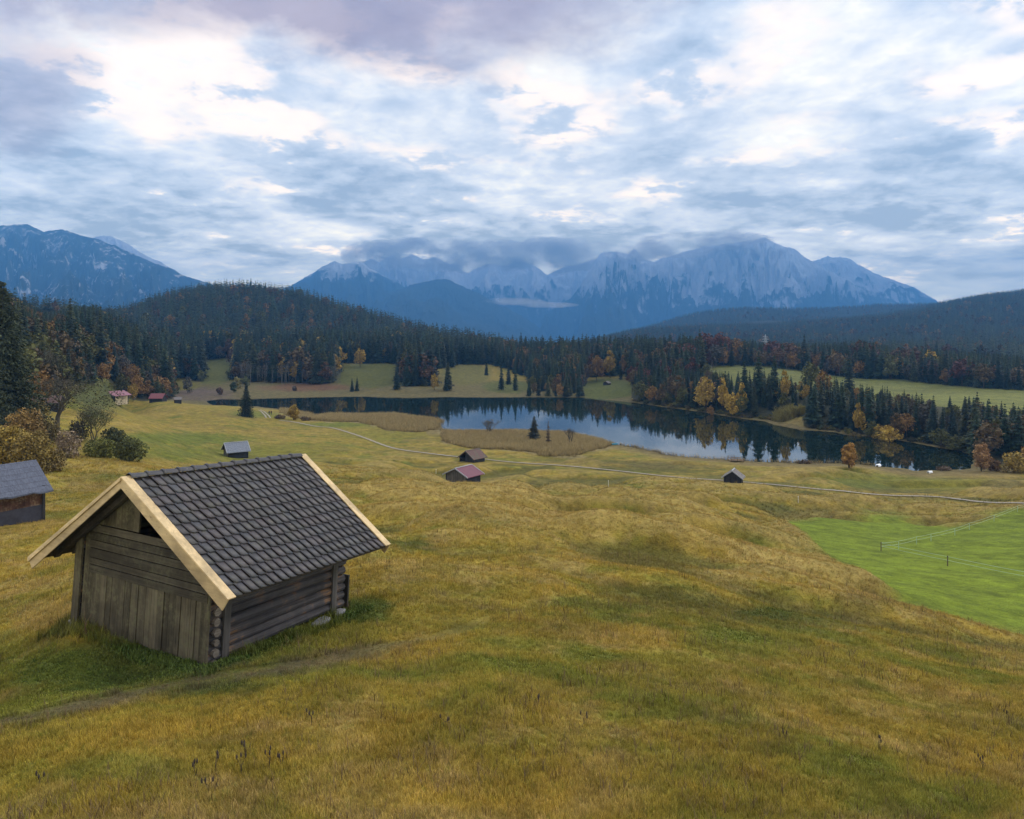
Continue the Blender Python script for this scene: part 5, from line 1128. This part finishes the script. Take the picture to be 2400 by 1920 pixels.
# island trees in the reeds
BAREF = bare_mesh('bare_crown_fine', 301, 6, .6, .026, 0, .5, .24, multi=3, tw=.0045); LARCH = spruce_mesh('larch_crown', 302, 20, 6, 0, .13); PINEC = spruce_mesh('island_pine_crown', 303, 26, 11, 3, .24)
p = at(1148, 1016, 100); tree('bare_tree', 'grey leafless bush tree at the left of the reed island', 'tree', p, 5.0, BAREF, None, (.1, .1, .1), 1.6)
p = at(1252, 1034, 100); tree('pine_tree', 'dark ragged pine in the middle of the reed island', 'pine', p, 8.0, PINEC, TRUNK_S, (.036, .036, .020), 1.35)
p = at(1285, 1042, 100); tree('larch_tree', 'slim brown larch with a bare stem right of the island pine', 'larch', p, 7.2, LARCH, TRUNK_D[1], (.075, .055, .035), 1.3)
p = at(1336, 1042, 100); tree('bare_tree', 'small leafless tree at the right of the reed island', 'tree', p, 5.2, BAREF, None, (.1, .1, .1), .85)
# marsh scrub beyond the lake
for i, (a, b, h_, w_, c, lb) in enumerate([(440, 922, 10, 3.4, (.10, .09, .07), 'grey bushy willow at the left edge of the marsh'), (396, 912, 11, 4.5, (.17, .15, .06), 'yellowish willow thicket behind the red roofed shed'), (412, 925, 6, 2.5, (.06, .07, .03), 'dark green shrub below the grey willow'), (555, 912, 7, 3.4, (.19, .17, .06), 'pale yellow bush behind the lone spruce'), (547, 920, 6, 2.2, (.05, .07, .03), 'dark green bush in the marsh left of the lone spruce'), (515, 925, 4, 2.2, (.13, .085, .06), 'reddish brown marsh bush'),
                                              (575, 905, 6, 3, (.10, .11, .04), 'olive bush just right of the top of the lone spruce'), (690, 916, 2.5, 1.6, (.08, .06, .04), 'tiny brown bush in the marsh beyond the lake'), (470, 894, 7, 3.2, (.14, .14, .05), 'olive bush on the edge of the narrow clearing'), (540, 890, 8, 3.4, (.12, .13, .05), 'green bush at the right corner of the narrow clearing')]):
    p = at(a, b, 250); cloud_tree('marsh_bush', lb, 'bush', p, h_, lobes_ball(0, w_, h_, 7, 20+i, .12, .5), 420, .36, c, 230+i, stems(30+i, 3, h_*.5, w_*.4, .08))
r_ = random.Random(12)
BIRCH = [bare_mesh('birch_twigs', 310+i, 5, .5, .012, 0, .7, .42, mat=M_PALEBARK) for i in range(3)]
for i in range(58):
    a = 565+i*4.1+r_.uniform(-1.5, 1.5); D0 = 426+r_.uniform(-6, 8); x_ = wx(a, D0); z_ = gz(x_, D0)
    lean = a > 690
    tree('birch_tree', 'pale leafless birch at the far marsh edge in the '+('left' if i < 19 else 'middle' if i < 38 else 'right')+' third of the row', 'birch', (x_, D0, z_), r_.uniform(8, 13) if lean else r_.uniform(11, 16), BIRCH[i % 3], TRUNK_P, (.12, .1, .07), .62, 'leafless birches at the far marsh edge, '+('left' if i < 19 else 'middle' if i < 38 else 'right'))
# the overgrown corner on the left
p = at(18, 1012); p = Vector((wx(5, 112), 112, gz(wx(5, 112), 112)))
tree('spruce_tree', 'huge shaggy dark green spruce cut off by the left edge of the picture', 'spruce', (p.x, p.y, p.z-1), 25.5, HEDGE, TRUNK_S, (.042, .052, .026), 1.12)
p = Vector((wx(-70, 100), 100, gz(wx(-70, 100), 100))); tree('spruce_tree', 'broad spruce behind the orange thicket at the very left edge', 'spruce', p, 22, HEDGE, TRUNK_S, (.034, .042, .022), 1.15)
BARE_BIG = bare_mesh('bare_limbs', 320, 8, .60, .020, .06, .35, .20, sub=(2, 2, 3)); BARE_MID = bare_mesh('bare_limbs_b', 322, 7, .50, .014, 0, .5, .24, multi=3, sub=(2, 3))
BARE_GRY = bare_mesh('bare_limbs_c', 325, 8, .5, .014, 0, .6, .22, sub=(2, 2, 3))
p = at(133, 1012); t = tree('bare_tree', 'wide spreading almost leafless tree with dark limbs left of the meadow', 'tree', p, 10.0, BARE_BIG, None, (.1, .1, .1), 1.75, rz=.4, depth=1.2)
def veil(t, lobes, n, size, tint, seed):
    V, F, C = leaf_cloud(np.random.default_rng(seed), lobes, n, size); me = mesh_np('last_leaves', V, F, M_LEAF, False, np.repeat(C[:, None], 3, 1)); o = link(bpy.data.objects.new('leaves', me), t); o['tint'] = list(tint)
veil(t, [(0, 0, .62, .30), (.3, 0, .7, .32), (-.3, 0, .72, .32), (.1, .1, .85, .25), (.45, 0, .55, .2)], 2400, .0085, (.060, .060, .030), 321)
p = at(222, 1036); t = tree('bare_tree', 'thin stemmed tree with sparse olive leaves beside the dark hedge', 'tree', p, 6.4, BARE_MID, None, (.1, .1, .1), 1.2)
veil(t, [(0, 0, .62, .36), (.3, 0, .6, .28), (-.25, 0, .66, .28), (.1, .1, .8, .22)], 2800, .0105, (.062, .068, .028), 323)
p = at(104, 935, 60); t = tree('bare_tree', 'tall grey leafless tree behind the spreading tree on the left', 'tree', p, 13, BARE_GRY, None, (.1, .1, .1), 1.0); veil(t, [(0, 0, .6, .35), (.2, 0, .7, .28), (-.2, 0, .72, .28)], 1800, .009, (.055, .055, .034), 326)
for i, (a, b, lo, w_, h_, n_, sz, c, lb, st) in enumerate([
    (235, 1071, 60, 2.9, 2.4, 2600, .11, (.145, .150, .035), 'rounded olive green bush at the foot of the bare trees', 0), (305, 1081, 60, 2.7, 3.3, 2800, .11, (.085, .092, .026), 'dark green bush at the right end of the hedge', 0), (268, 1052, 60, 2.4, 3.2, 1500, .14, (.055, .060, .022), 'dark bush behind the rounded olive bush', 0),
    (12, 1105, 50, 4.0, 5.6, 5200, .15, (.24, .17, .035), 'yellow leafed thicket behind the blue roofed hut', 1), (75, 1112, 50, 3.3, 4.9, 4600, .13, (.20, .145, .04), 'orange brown thicket right behind the blue roofed hut', 1), (122, 1106, 50, 2.2, 2.6, 2000, .12, (.21, .155, .055), 'low tan bush right of the blue roofed hut', 1), (158, 1074, 50, 2.6, 3.8, 1900, .13, (.24, .18, .12), 'pale pinkish brown feathery bush left of the olive bush', 1),
    (60, 1045, 50, 3.5, 5.2, 3000, .15, (.21, .135, .045), 'tall ochre bush under the big left spruce', 1), (112, 1038, 60, 2.6, 3.4, 1500, .15, (.13, .10, .04), 'dull brown bush beneath the spreading bare tree', 1), (182, 1035, 60, 2.3, 3.3, 1300, .14, (.055, .050, .035), 'dark brown bush between the two bare trees', 1), (88, 985, 60, 3.0, 4.0, 1500, .17, (.16, .12, .035), 'ochre bush in front of the rust roofed shed', 1), (-60, 1090, 50, 4.5, 6, 2500, .18, (.12, .10, .03), 'green brown thicket outside the left edge', 1)]):
    p = at(a, b, lo); cloud_tree('thicket' if st else 'hedge_bush', lb, 'bush', p, h_, lobes_ball(0, w_, h_, 26 if st else 16, 40+i, .08, .30 if st else .40), n_, sz*(.8 if st else 1), c, 250+i, stems(60+i, 9 if st else 5, h_*(.95 if st else .6), w_*(.8 if st else .5), .04))
# trees on the slope above the thicket that hide the bare ground
for i, (a, Y, h_, k, c, wd, lb) in enumerate([(35, 150, 15, 'd', 'olive', 1.1, 'olive broadleaf tree behind the huge left spruce'), (70, 160, 13, 'd', 'brown', 1.2, 'brown broadleaf tree above the bare tree on the left'), (60, 172, 19, 's', '', 1.1, 'spruce on the slope just right of the huge left spruce'), (100, 172, 14, 's', '', 1.2, 'bluish spruce on the slope behind the bare trees'), (135, 178, 11, 'd', 'olive', 1.1, 'olive tree on the slope behind the bare trees'), (90, 148, 9, 'd', 'orange', 1.0, 'ochre tree behind the spreading bare tree'), (160, 190, 12, 's', '', 1.15, 'small spruce on the slope right of the bare trees'), (125, 160, 8, 'd', 'grey', 1.1, 'grey leafless tree behind the bare trees'), (190, 212, 12, 's', '', 1.1, 'spruce on the left slope above the pink roofed shed'), (175, 205, 9, 'd', 'brown', 1.1, 'brown tree on the left slope above the pink roofed shed'), (215, 240, 10, 's', '', 1.15, 'short spruce just behind the pink roofed shed'), (0, 165, 20, 's', '', 1.1, 'tall spruce at the left edge behind the huge one')]):
    x_ = wx(a, Y); pp = (x_, Y, gz(x_, Y))
    if k == 's': tree('spruce_tree', lb, 'spruce', pp, h_, SPR[i % 4], TRUNK_S, SPT[i % 4], wd)
    else: tree('broadleaf_tree', lb, 'tree', pp, h_, DEC[i % 3], TRUNK_D[0], DCT[c], wd)

rr_ = random.Random(77)
for i in range(34):
    a = rr_.uniform(20, 235); Y = np.interp(a, [0, 100, 150, 235], [150, 162, 180, 240])+rr_.uniform(0, 30); x_ = wx(a, Y); k = rr_.random() < .5
    if k: tree('spruce_tree', ('left' if a < 90 else 'middle' if a < 160 else 'right')+' dark spruce low on the left slope', 'spruce', (x_, Y, gz(x_, Y)), rr_.uniform(8, 14), SPR[i % 4], TRUNK_S, SPT[i % 4], 1.15, 'dark spruces low on the left slope, '+('left' if a < 90 else 'middle' if a < 160 else 'right'))
    else:
        c = rr_.choice(['olive', 'brown', 'grey', 'olive', 'orange']); tree('broadleaf_tree', COLW[c]+' broadleaf tree low on the left slope', 'tree', (x_, Y, gz(x_, Y)), rr_.uniform(6, 10), DEC[i % 3], TRUNK_D[0], DCT[c], 1.05, COLW[c]+' broadleaf trees low on the left slope')
# undergrowth on the right shore
for i in range(46):
    a = 1486+i*17.3+rr_.uniform(-7, 7)
    if 1812 < a < 1890: continue
    Y = float(ip(a, FRONT))+rr_.uniform(-1.5, 2.5); x_ = wx(a, Y); w_ = rr_.uniform(1.3, 2.6); c = rr_.choice([(.05, .055, .02), (.07, .06, .03), (.09, .085, .025), (.045, .045, .025), (.12, .09, .03)])
    q_ = rr_.randrange(3)
    if i < 3: UND = globals().setdefault('UND', []); V, F, C_ = leaf_cloud(np.random.default_rng(400+i), [(0, 0, .4, .45), (.5, 0, .35, .35), (-.45, .1, .35, .38), (.1, .2, .65, .3)], 260, .085); UND.append(mesh_np('undergrowth_leaves', V, F, M_LEAF, False, np.repeat(C_[:, None], 3, 1)))
    tree('shore_bush', 'low '+('olive' if c[1] > c[0]*.9 and c[0] > .045 else 'dark' if c[0] < .06 else 'brown')+' waterline bush on the wooded shore, '+('left' if a < 1760 else 'middle' if a < 2040 else 'right')+' part', 'bush', (x_, Y, gz(x_, Y)), w_, UND[min(q_, len(UND)-1)], None, c, rr_.uniform(1.0, 1.5), 'low '+('olive' if c[1] > c[0]*.9 and c[0] > .045 else 'dark' if c[0] < .06 else 'brown')+' waterline bushes on the wooded shore, '+('left' if a < 1760 else 'middle' if a < 2040 else 'right')+' part')

# ------------------------------------------------------------------ reeds
def build_reeds():
    r = np.random.default_rng(21); P = []; Tn = []
    for poly, dens in ((REED_A, 3.2), (REED_B, 2.2)):
        poly = np.array(poly); Yb = [hit(a, b, lo=100, detail=False) for a, b in poly]; q = np.array([(v.x, v.y) for v in Yb])
        x = r.uniform(q[:, 0].min(), q[:, 0].max(), 60000); y = r.uniform(q[:, 1].min(), q[:, 1].max(), 60000); pd_ = polydist(x, y, q); m = inpoly(x, y, q) & (r.random(60000) < .25+pd_/4+fbm(x/5, y/4, 301, 3)); x, y = x[m], y[m]
        P.append(np.stack([x, y, H(x, y)], 1)); Tn.append(np.array(REED)*r.uniform(.8, 1.6, len(x))[:, None])
    # sparse fringe along the near shore
    L = np.array(LAKE); sh = L[32:58]
    for k in range(len(sh)-1):
        n = int(np.hypot(*(sh[k+1]-sh[k]))*5); t = r.random(n)[:, None]; q = sh[k]+(sh[k+1]-sh[k])*t+r.normal(0, .8, (n, 2)); P.append(np.stack([q[:, 0], q[:, 1], np.maximum(H(q[:, 0], q[:, 1]), -.1)], 1)); Tn.append(np.array(REED)*r.uniform(.6, 1.2, n)[:, None])
    P = np.concatenate(P); Tn = np.concatenate(Tn); n = len(P); s = r.uniform(.5, 1.25, n)*.8
    scatter('reeds', P, r.uniform(0, 6.28, n), np.stack([s, s, s], 1), r.integers(0, 2, n), Tn, [grass_tuft('reed', 11, 12, 1.15, .35, .03), grass_tuft('reed', 12, 9, 1.45, .3, .035)], 'brown reeds on the shore and island of the lake')
build_reeds()
def reed_mound():
    p = Vector((wx(1852, 258), 258, 0)); r = np.random.default_rng(5); n = 900
    V = []; F = []; C = []
    x = r.uniform(-6.5, 6.5, n); y = r.uniform(-4, 6, n); m = (x/6.5)**2+(y/6)**2 < 1; x, y = x[m], y[m]; n = len(x); s = (1-(x/7)**2)*1.2
    P = np.stack([p.x+x, p.y+y, np.maximum(H(p.x+x, p.y+y), 0)], 1)
    o = scatter('reed_mound', P, r.uniform(0, 6.28, n), np.stack([s*2, s*2, s*1.7], 1), r.integers(0, 2, n), np.array((.22, .19, .055))*r.uniform(.6, 1.3, n)[:, None], [grass_tuft('mound', 13, 16, 1.5, .5, .045), grass_tuft('mound', 14, 16, 1.7, .5, .05)], 'yellow green sedge mound on the right lake shore')
reed_mound()

# ------------------------------------------------------------------ fence of the green field
M_POST = flat_material('fence_post_wood', (.13, .10, .07), nscale=8); M_TAPE = flat_material('fence_tape', (.42, .55, .40), nscale=4, namt=.1)
def build_fence():
    c = at(2065, 1292, 30); root = empty('pasture_fence', c); tag(root, 'pasture fence with pale tapes running to a corner post in the green field', 'fence')
    runs = [[(2065, 1292), (2106, 1287), (2148, 1276), (2182, 1269), (2238, 1255), (2272, 1242), (2330, 1222), (2385, 1200), (2440, 1183)], [(2065, 1292), (2221, 1327), (2430, 1372)]]
    for k, run in enumerate(runs):
        W = [at(a, b, 30) for a, b in run]
        for i, q in enumerate(W):
            if k and i == 0: continue
            m = MB(); L = q-c; big = (i == 0 or k == 1); r0 = .045 if big else .03; m.tube([L+Vector((0, 0, -.3)), L+Vector((0, 0, .92 if big else .8))], r0, 6); m.build('post', M_POST if big else M_TAPE, root)
        for hgt in (.52, .84):
            m = MB()
            for i in range(len(W)-1):
                a, b = W[i]-c, W[i+1]-c; n = 6
                for j in range(n):
                    f0, f1 = j/n, (j+1)/n; g = lambda f: a.lerp(b, f)+Vector((0, 0, hgt-.10*4*f*(1-f)*.4)); m.tube([g(f0), g(f1)], .013, 4, .5, False)
            m.build('tape', M_TAPE, root)
build_fence()
# white marker stakes
M_WHITE = flat_material('white_paint', (.75, .75, .73), nscale=4, namt=.08)
for a, b, lb in ((1022, 1112, 'thin white marker stake left of the maroon roofed hut'), (1426, 1141, 'thin white marker stake in the middle of the meadow'), (1871, 1179, 'thin white marker stake near the edge of the green field')):
    p = at(a, b, 60); m = MB(); m.tube([(0, 0, -.2), (0, 0, 1.0)], .035, 6); m.box(-.045, .045, -.045, .045, .98, 1.06, .9); o = m.build('marker_stake', M_WHITE); o.location = p; tag(o, lb, 'stake')
# boats and bathing place
def boat(name, label, p, L, w_, col, rz, flip=False):
    mt = flat_material(name+'_hull_paint', col, nscale=3, namt=.1); m = MB(); n = 9; V = []; F = []
    for i in range(n):
        t = i/(n-1); h = w_/2*math.sin(math.pi*min(1, .12+t*.88))**.6*(1 if t < .95 else .4); x = L*(t-.5); up = .12*abs(t-.45)*2
        V += [(x, -h, .42+up), (x, -h*.75, .10), (x, 0, .02), (x, h*.75, .10), (x, h, .42+up), (x, h-.05, .42+up), (x, h*.6, .14), (x, -h*.6, .14), (x, -h+.05, .42+up)]
    for i in range(n-1):
        for k in range(9): a = i*9+k; b = i*9+(k+1) % 9; F.append((a, b, b+9, a+9))
    F += [tuple(range(9))[::-1], tuple((n-1)*9+k for k in range(9))]
    m.add([(x, y, (.55-z) if flip else z) for x, y, z in V], [f[::-1] for f in F] if flip else F, .6)
    root = empty(name, p, rz); tag(root, label, 'boat'); m.build('hull', mt, root)
    m = MB()
    for x in (-.25*L, .15*L): m.box(x-.1, x+.1, -w_*.36, w_*.36, .30 if not flip else .14, .34 if not flip else .18, .5)
    m.build('seat', M_BARK, root)
p = at(1437, 1043, 120); boat('rowing_boat', 'small light blue rowing boat on the shore beside the reed island', (p.x, p.y, max(p.z, .05)), 2.9, 1.2, (.12, .42, .62), .1)
p = at(2059, 1093, 100); boat('dinghy', 'white boat lying keel up on the shore right of the lone orange tree', p, 2.2, 1.2, (.78, .80, .82), .8, True)
p = at(2180, 1109, 100); boat('dinghy', 'small white boat keel up at the grassy shore near the lake end', p, 1.5, 1.0, (.78, .80, .82), .4, True)
def build_jetty():
    p = at(1728, 1083, 100); root = empty('jetty', (p.x, p.y, 0)); tag(root, 'low brown bathing jetty with rails on the near shore', 'jetty'); mt = flat_material('jetty_wood', (.16, .11, .065), nscale=5)
    m = MB()
    for i in range(14): m.box(-1.7+i*.245, -1.7+i*.245+.225, -.2, 2.4, .62, .67, random.uniform(.3, .8))
    m.build('deck', mt, root)
    for x in (-1.6, 0, 1.6):
        for y in (-.1, 2.3): m = MB(); m.tube([(x, y, -1), (x, y, 1.55 if x < 1 else 1.2)], .08, 6); m.build('post', mt, root)
    for y in (-.1, 2.3):
        for z in (.95, 1.3): m = MB(); m.box(-1.7, 1.7 if z < 1 else .1, y-.03, y+.03, z, z+.12, .6); m.build('rail', mt, root)
build_jetty()
# two walkers on the track
def person(label, p, rz, top_c, leg_c, h_=1.75):
    root = empty('person', p, rz); tag(root, label, 'person'); s = h_/1.75
    vs = [(0, 0, .95), (0, 0, 1.15), (0, 0, 1.38), (0, 0, 1.50), (0, .02, 1.58), (0, .02, 1.68), (.10, 0, .90), (.11, .10, .50), (.11, .06, .08), (.11, .16, .04), (-.10, 0, .90), (-.11, -.04, .50), (-.11, -.20, .10), (-.11, -.10, .05),
          (.19, 0, 1.40), (.24, -.03, 1.12), (.25, .05, .88), (.25, .08, .80), (-.19, 0, 1.40), (-.24, .03, 1.12), (-.25, .12, .90), (-.25, .15, .82)]
    es = [(0, 1), (1, 2), (2, 3), (3, 4), (4, 5), (0, 6), (6, 7), (7, 8), (8, 9), (0, 10), (10, 11), (11, 12), (12, 13), (2, 14), (14, 15), (15, 16), (16, 17), (2, 18), (18, 19), (19, 20), (20, 21)]
    rad = [.15, .14, .16, .06, .09, .09, .09, .065, .045, .045, .09, .065, .045, .045, .06, .045, .035, .03, .06, .045, .035, .03]
    me = bpy.data.meshes.new('body'); me.from_pydata([tuple(c*s for c in v) for v in vs], es, []); o = link(bpy.data.objects.new('body', me), root)
    m = o.modifiers.new('skin', 'SKIN'); sk = me.skin_vertices[0].data
    for i, r0 in enumerate(rad): sk[i].radius = (r0*s, r0*s); 
    sk[0].use_root = True; o.modifiers.new('sub', 'SUBSURF').render_levels = 1
    mt = bpy.data.materials.new('clothes'); mt.use_nodes = True; N = NT(mt.node_tree); x, y, z = N.sep(N.node('ShaderNodeTexCoord').outputs['Object'])
    c = N.mix(N.math('GREATER_THAN', z, .92*s), leg_c, top_c); c = N.mix(N.math('GREATER_THAN', z, 1.50*s), c, (.45, .30, .22)); N.l.new(c, N.n['Principled BSDF'].inputs['Base Color']); me.materials.append(mt)
    m = MB(); m.tube([(0, -.01, 1.62*s), (0, -.015, 1.70*s), (0, -.01, 1.78*s)], [.095*s, .10*s, .04*s], 8); m.build('hair', M_BARK, root)
p = at(631, 973, 100); person('person in dark clothes walking on the left of the two wheel track', p, .4, (.02, .022, .03), (.02, .02, .025), 1.7)
p = at(636, 973, 100); person('person in a dark red brown jacket walking on the right of the track', p, .3, (.06, .025, .02), (.02, .02, .025), 1.78)
# pylon
def build_pylon():
    x_, Y = wx(1794, 640), 640; z_ = gz(x_, Y); root = empty('power_pylon', (x_, Y, z_)); tag(root, 'grey lattice power pylon rising behind the ridge forest', 'pylon'); mt = flat_material('galvanised_steel', (.45, .47, .5), nscale=2, namt=.1); top = CAMZ-(784-YH)/FPX*Y-z_
    m = MB(); n = 8
    for i in range(n):
        z0, z1 = top*i/n, top*(i+1)/n; w0, w1 = 2.2*(1-i/n)+.15, 2.2*(1-(i+1)/n)+.15
        for sx, sy in ((1, 1), (1, -1), (-1, -1), (-1, 1)): m.tube([(sx*w0, sy*w0, z0), (sx*w1, sy*w1, z1)], .10, 4)
        m.tube([(w0, -w0, z0), (-w1, -w1, z1)], .07, 4); m.tube([(-w0, -w0, z0), (w1, -w1, z1)], .07, 4)
    m.build('mast', mt, root)
    for f, L in ((.80, 3.2), (.90, 2.4), (.70, 4.2)):
        m = MB(); m.tube([(-L, 0, top*f), (L, 0, top*f)], .12, 4); m.tube([(-L, 0, top*f), (0, 0, top*f+.9)], .08, 4); m.tube([(L, 0, top*f), (0, 0, top*f+.9)], .08, 4); m.build('crossarm', mt, root)
build_pylon()
for o in sc.objects:
    if o.get('kind') in ('structure', 'stuff') and 'category' in o: del o['category']

# dark dead flower heads standing in the near grass
def dead_plants():
    mt = flat_material('dry_seed_head', (.06, .045, .04), nscale=20)
    src = None; r = random.Random(2)
    for i, (a, b) in enumerate([(507, 1815), (491, 1862), (576, 1777), (566, 1816), (630, 1802), (660, 1796), (1042, 1707), (1370, 1700), (94, 1842), (458, 1818), (1842, 1738), (2060, 1760), (2360, 1686), (2305, 1808), (730, 1700), (1255, 1660)]):
        p = hit(a, b, lo=7)
        if p is None: continue
        m = MB(); hh = r.uniform(.16, .25)
        for k in range(3): m.tube([(0, 0, -.03), (r.uniform(-.03, .03), r.uniform(-.03, .03), hh*.6), (r.uniform(-.07, .07), r.uniform(-.07, .07), hh*r.uniform(.8, 1))], [.004, .003, .003], 4)
        root = empty('dead_flower', p, r.uniform(0, 6)); tag(root, 'dark dead flower stalk standing in the near grass', 'plant', 'dead flower stalks in the near grass'); m.build('stem', mt, root)
        m2 = MB(); tips = [m.V[j*12+8] for j in range(3)]
        for t in tips: m2.tube([(t[0], t[1], t[2]-.01), (t[0], t[1], t[2]+.025), (t[0], t[1], t[2]+.06)], [.008, .014, .004], 6)
        m2.build('seed_head', mt, root)
dead_plants()

# ------------------------------------------------------------------ cloud lying on the summits (real vapour, a volume of its own)
def build_clouds():
    m = bpy.data.materials.new('cloud_vapour'); m.use_nodes = True; N = NT(m.node_tree); N.n.remove(N.n['Principled BSDF'])
    v = N.node('ShaderNodeVolumePrincipled'); v.inputs['Color'].default_value = (1, 1, 1, 1); p_ = N.node('ShaderNodeNewGeometry').outputs['Position']; n_ = N.noise(N.vmath('MULTIPLY', p_, (1, 1, 1.7)), .0021, 4, .6); N.l.new(N.math('MULTIPLY', N.mapr(n_, .36, .62), .0050), v.inputs['Density']); N.l.new(v.outputs[0], N.n['Material Output'].inputs['Volume'])
    import bmesh
    r = random.Random(9)
    for k, (label, items) in enumerate([('grey white cloud bank lying on the middle mountain range', [(900, 604, 9200, 560, 250), (985, 601, 9300, 600, 270), (1080, 606, 9300, 600, 260), (1190, 601, 9400, 640, 250), (1300, 606, 9400, 600, 280), (1395, 606, 9300, 360, 230)]),
                                        ('thin cloud veil over the summit of the limestone massif', [(1500, 592, 8400, 420, 130), (1590, 580, 8400, 480, 170), (1680, 566, 8400, 480, 150), (1750, 562, 8300, 300, 80)]),
                                        ('small white mist patch hanging in the valley before the middle range', [(1200, 708, 6400, 300, 38), (1290, 716, 6400, 260, 30)]),
                                        ('tiny white mist wisp on the dark forested mountain shoulder', [(950, 702, 6300, 95, 26)])]):
        bm = bmesh.new()
        for (a, b, Dm, rx, rz) in items:
            s = bmesh.new(); 
            q = bmesh.ops.create_icosphere(bm, subdivisions=4, radius=1)['verts']; ph = r.uniform(0, 9)
            for w_ in q:
                c = w_.co.copy(); n_ = 1+.16*float(fbm(np.array([c.x*2.2+ph]), np.array([c.z*2.2+c.y*1.7]), 5, 4)[0])*2.2
                w_.co = Vector((wx(a, Dm)+c.x*rx*n_, Dm+c.y*rx*.55*n_, zpx(b, Dm)+c.z*rz*n_*(1 if c.z > 0 else .75)))
            s.free()
        me = bpy.data.meshes.new('cloud'); bm.to_mesh(me); bm.free(); me.materials.append(m)
        # fuse the overlapping puffs into one skin
        o = link(bpy.data.objects.new('cloud', me)); o['label'] = label; o['kind'] = 'stuff'
        md = o.modifiers.new('fuse', 'REMESH'); md.mode = 'VOXEL'; md.voxel_size = 22 if k < 2 else 9
CLOUDS = True
if CLOUDS: build_clouds()
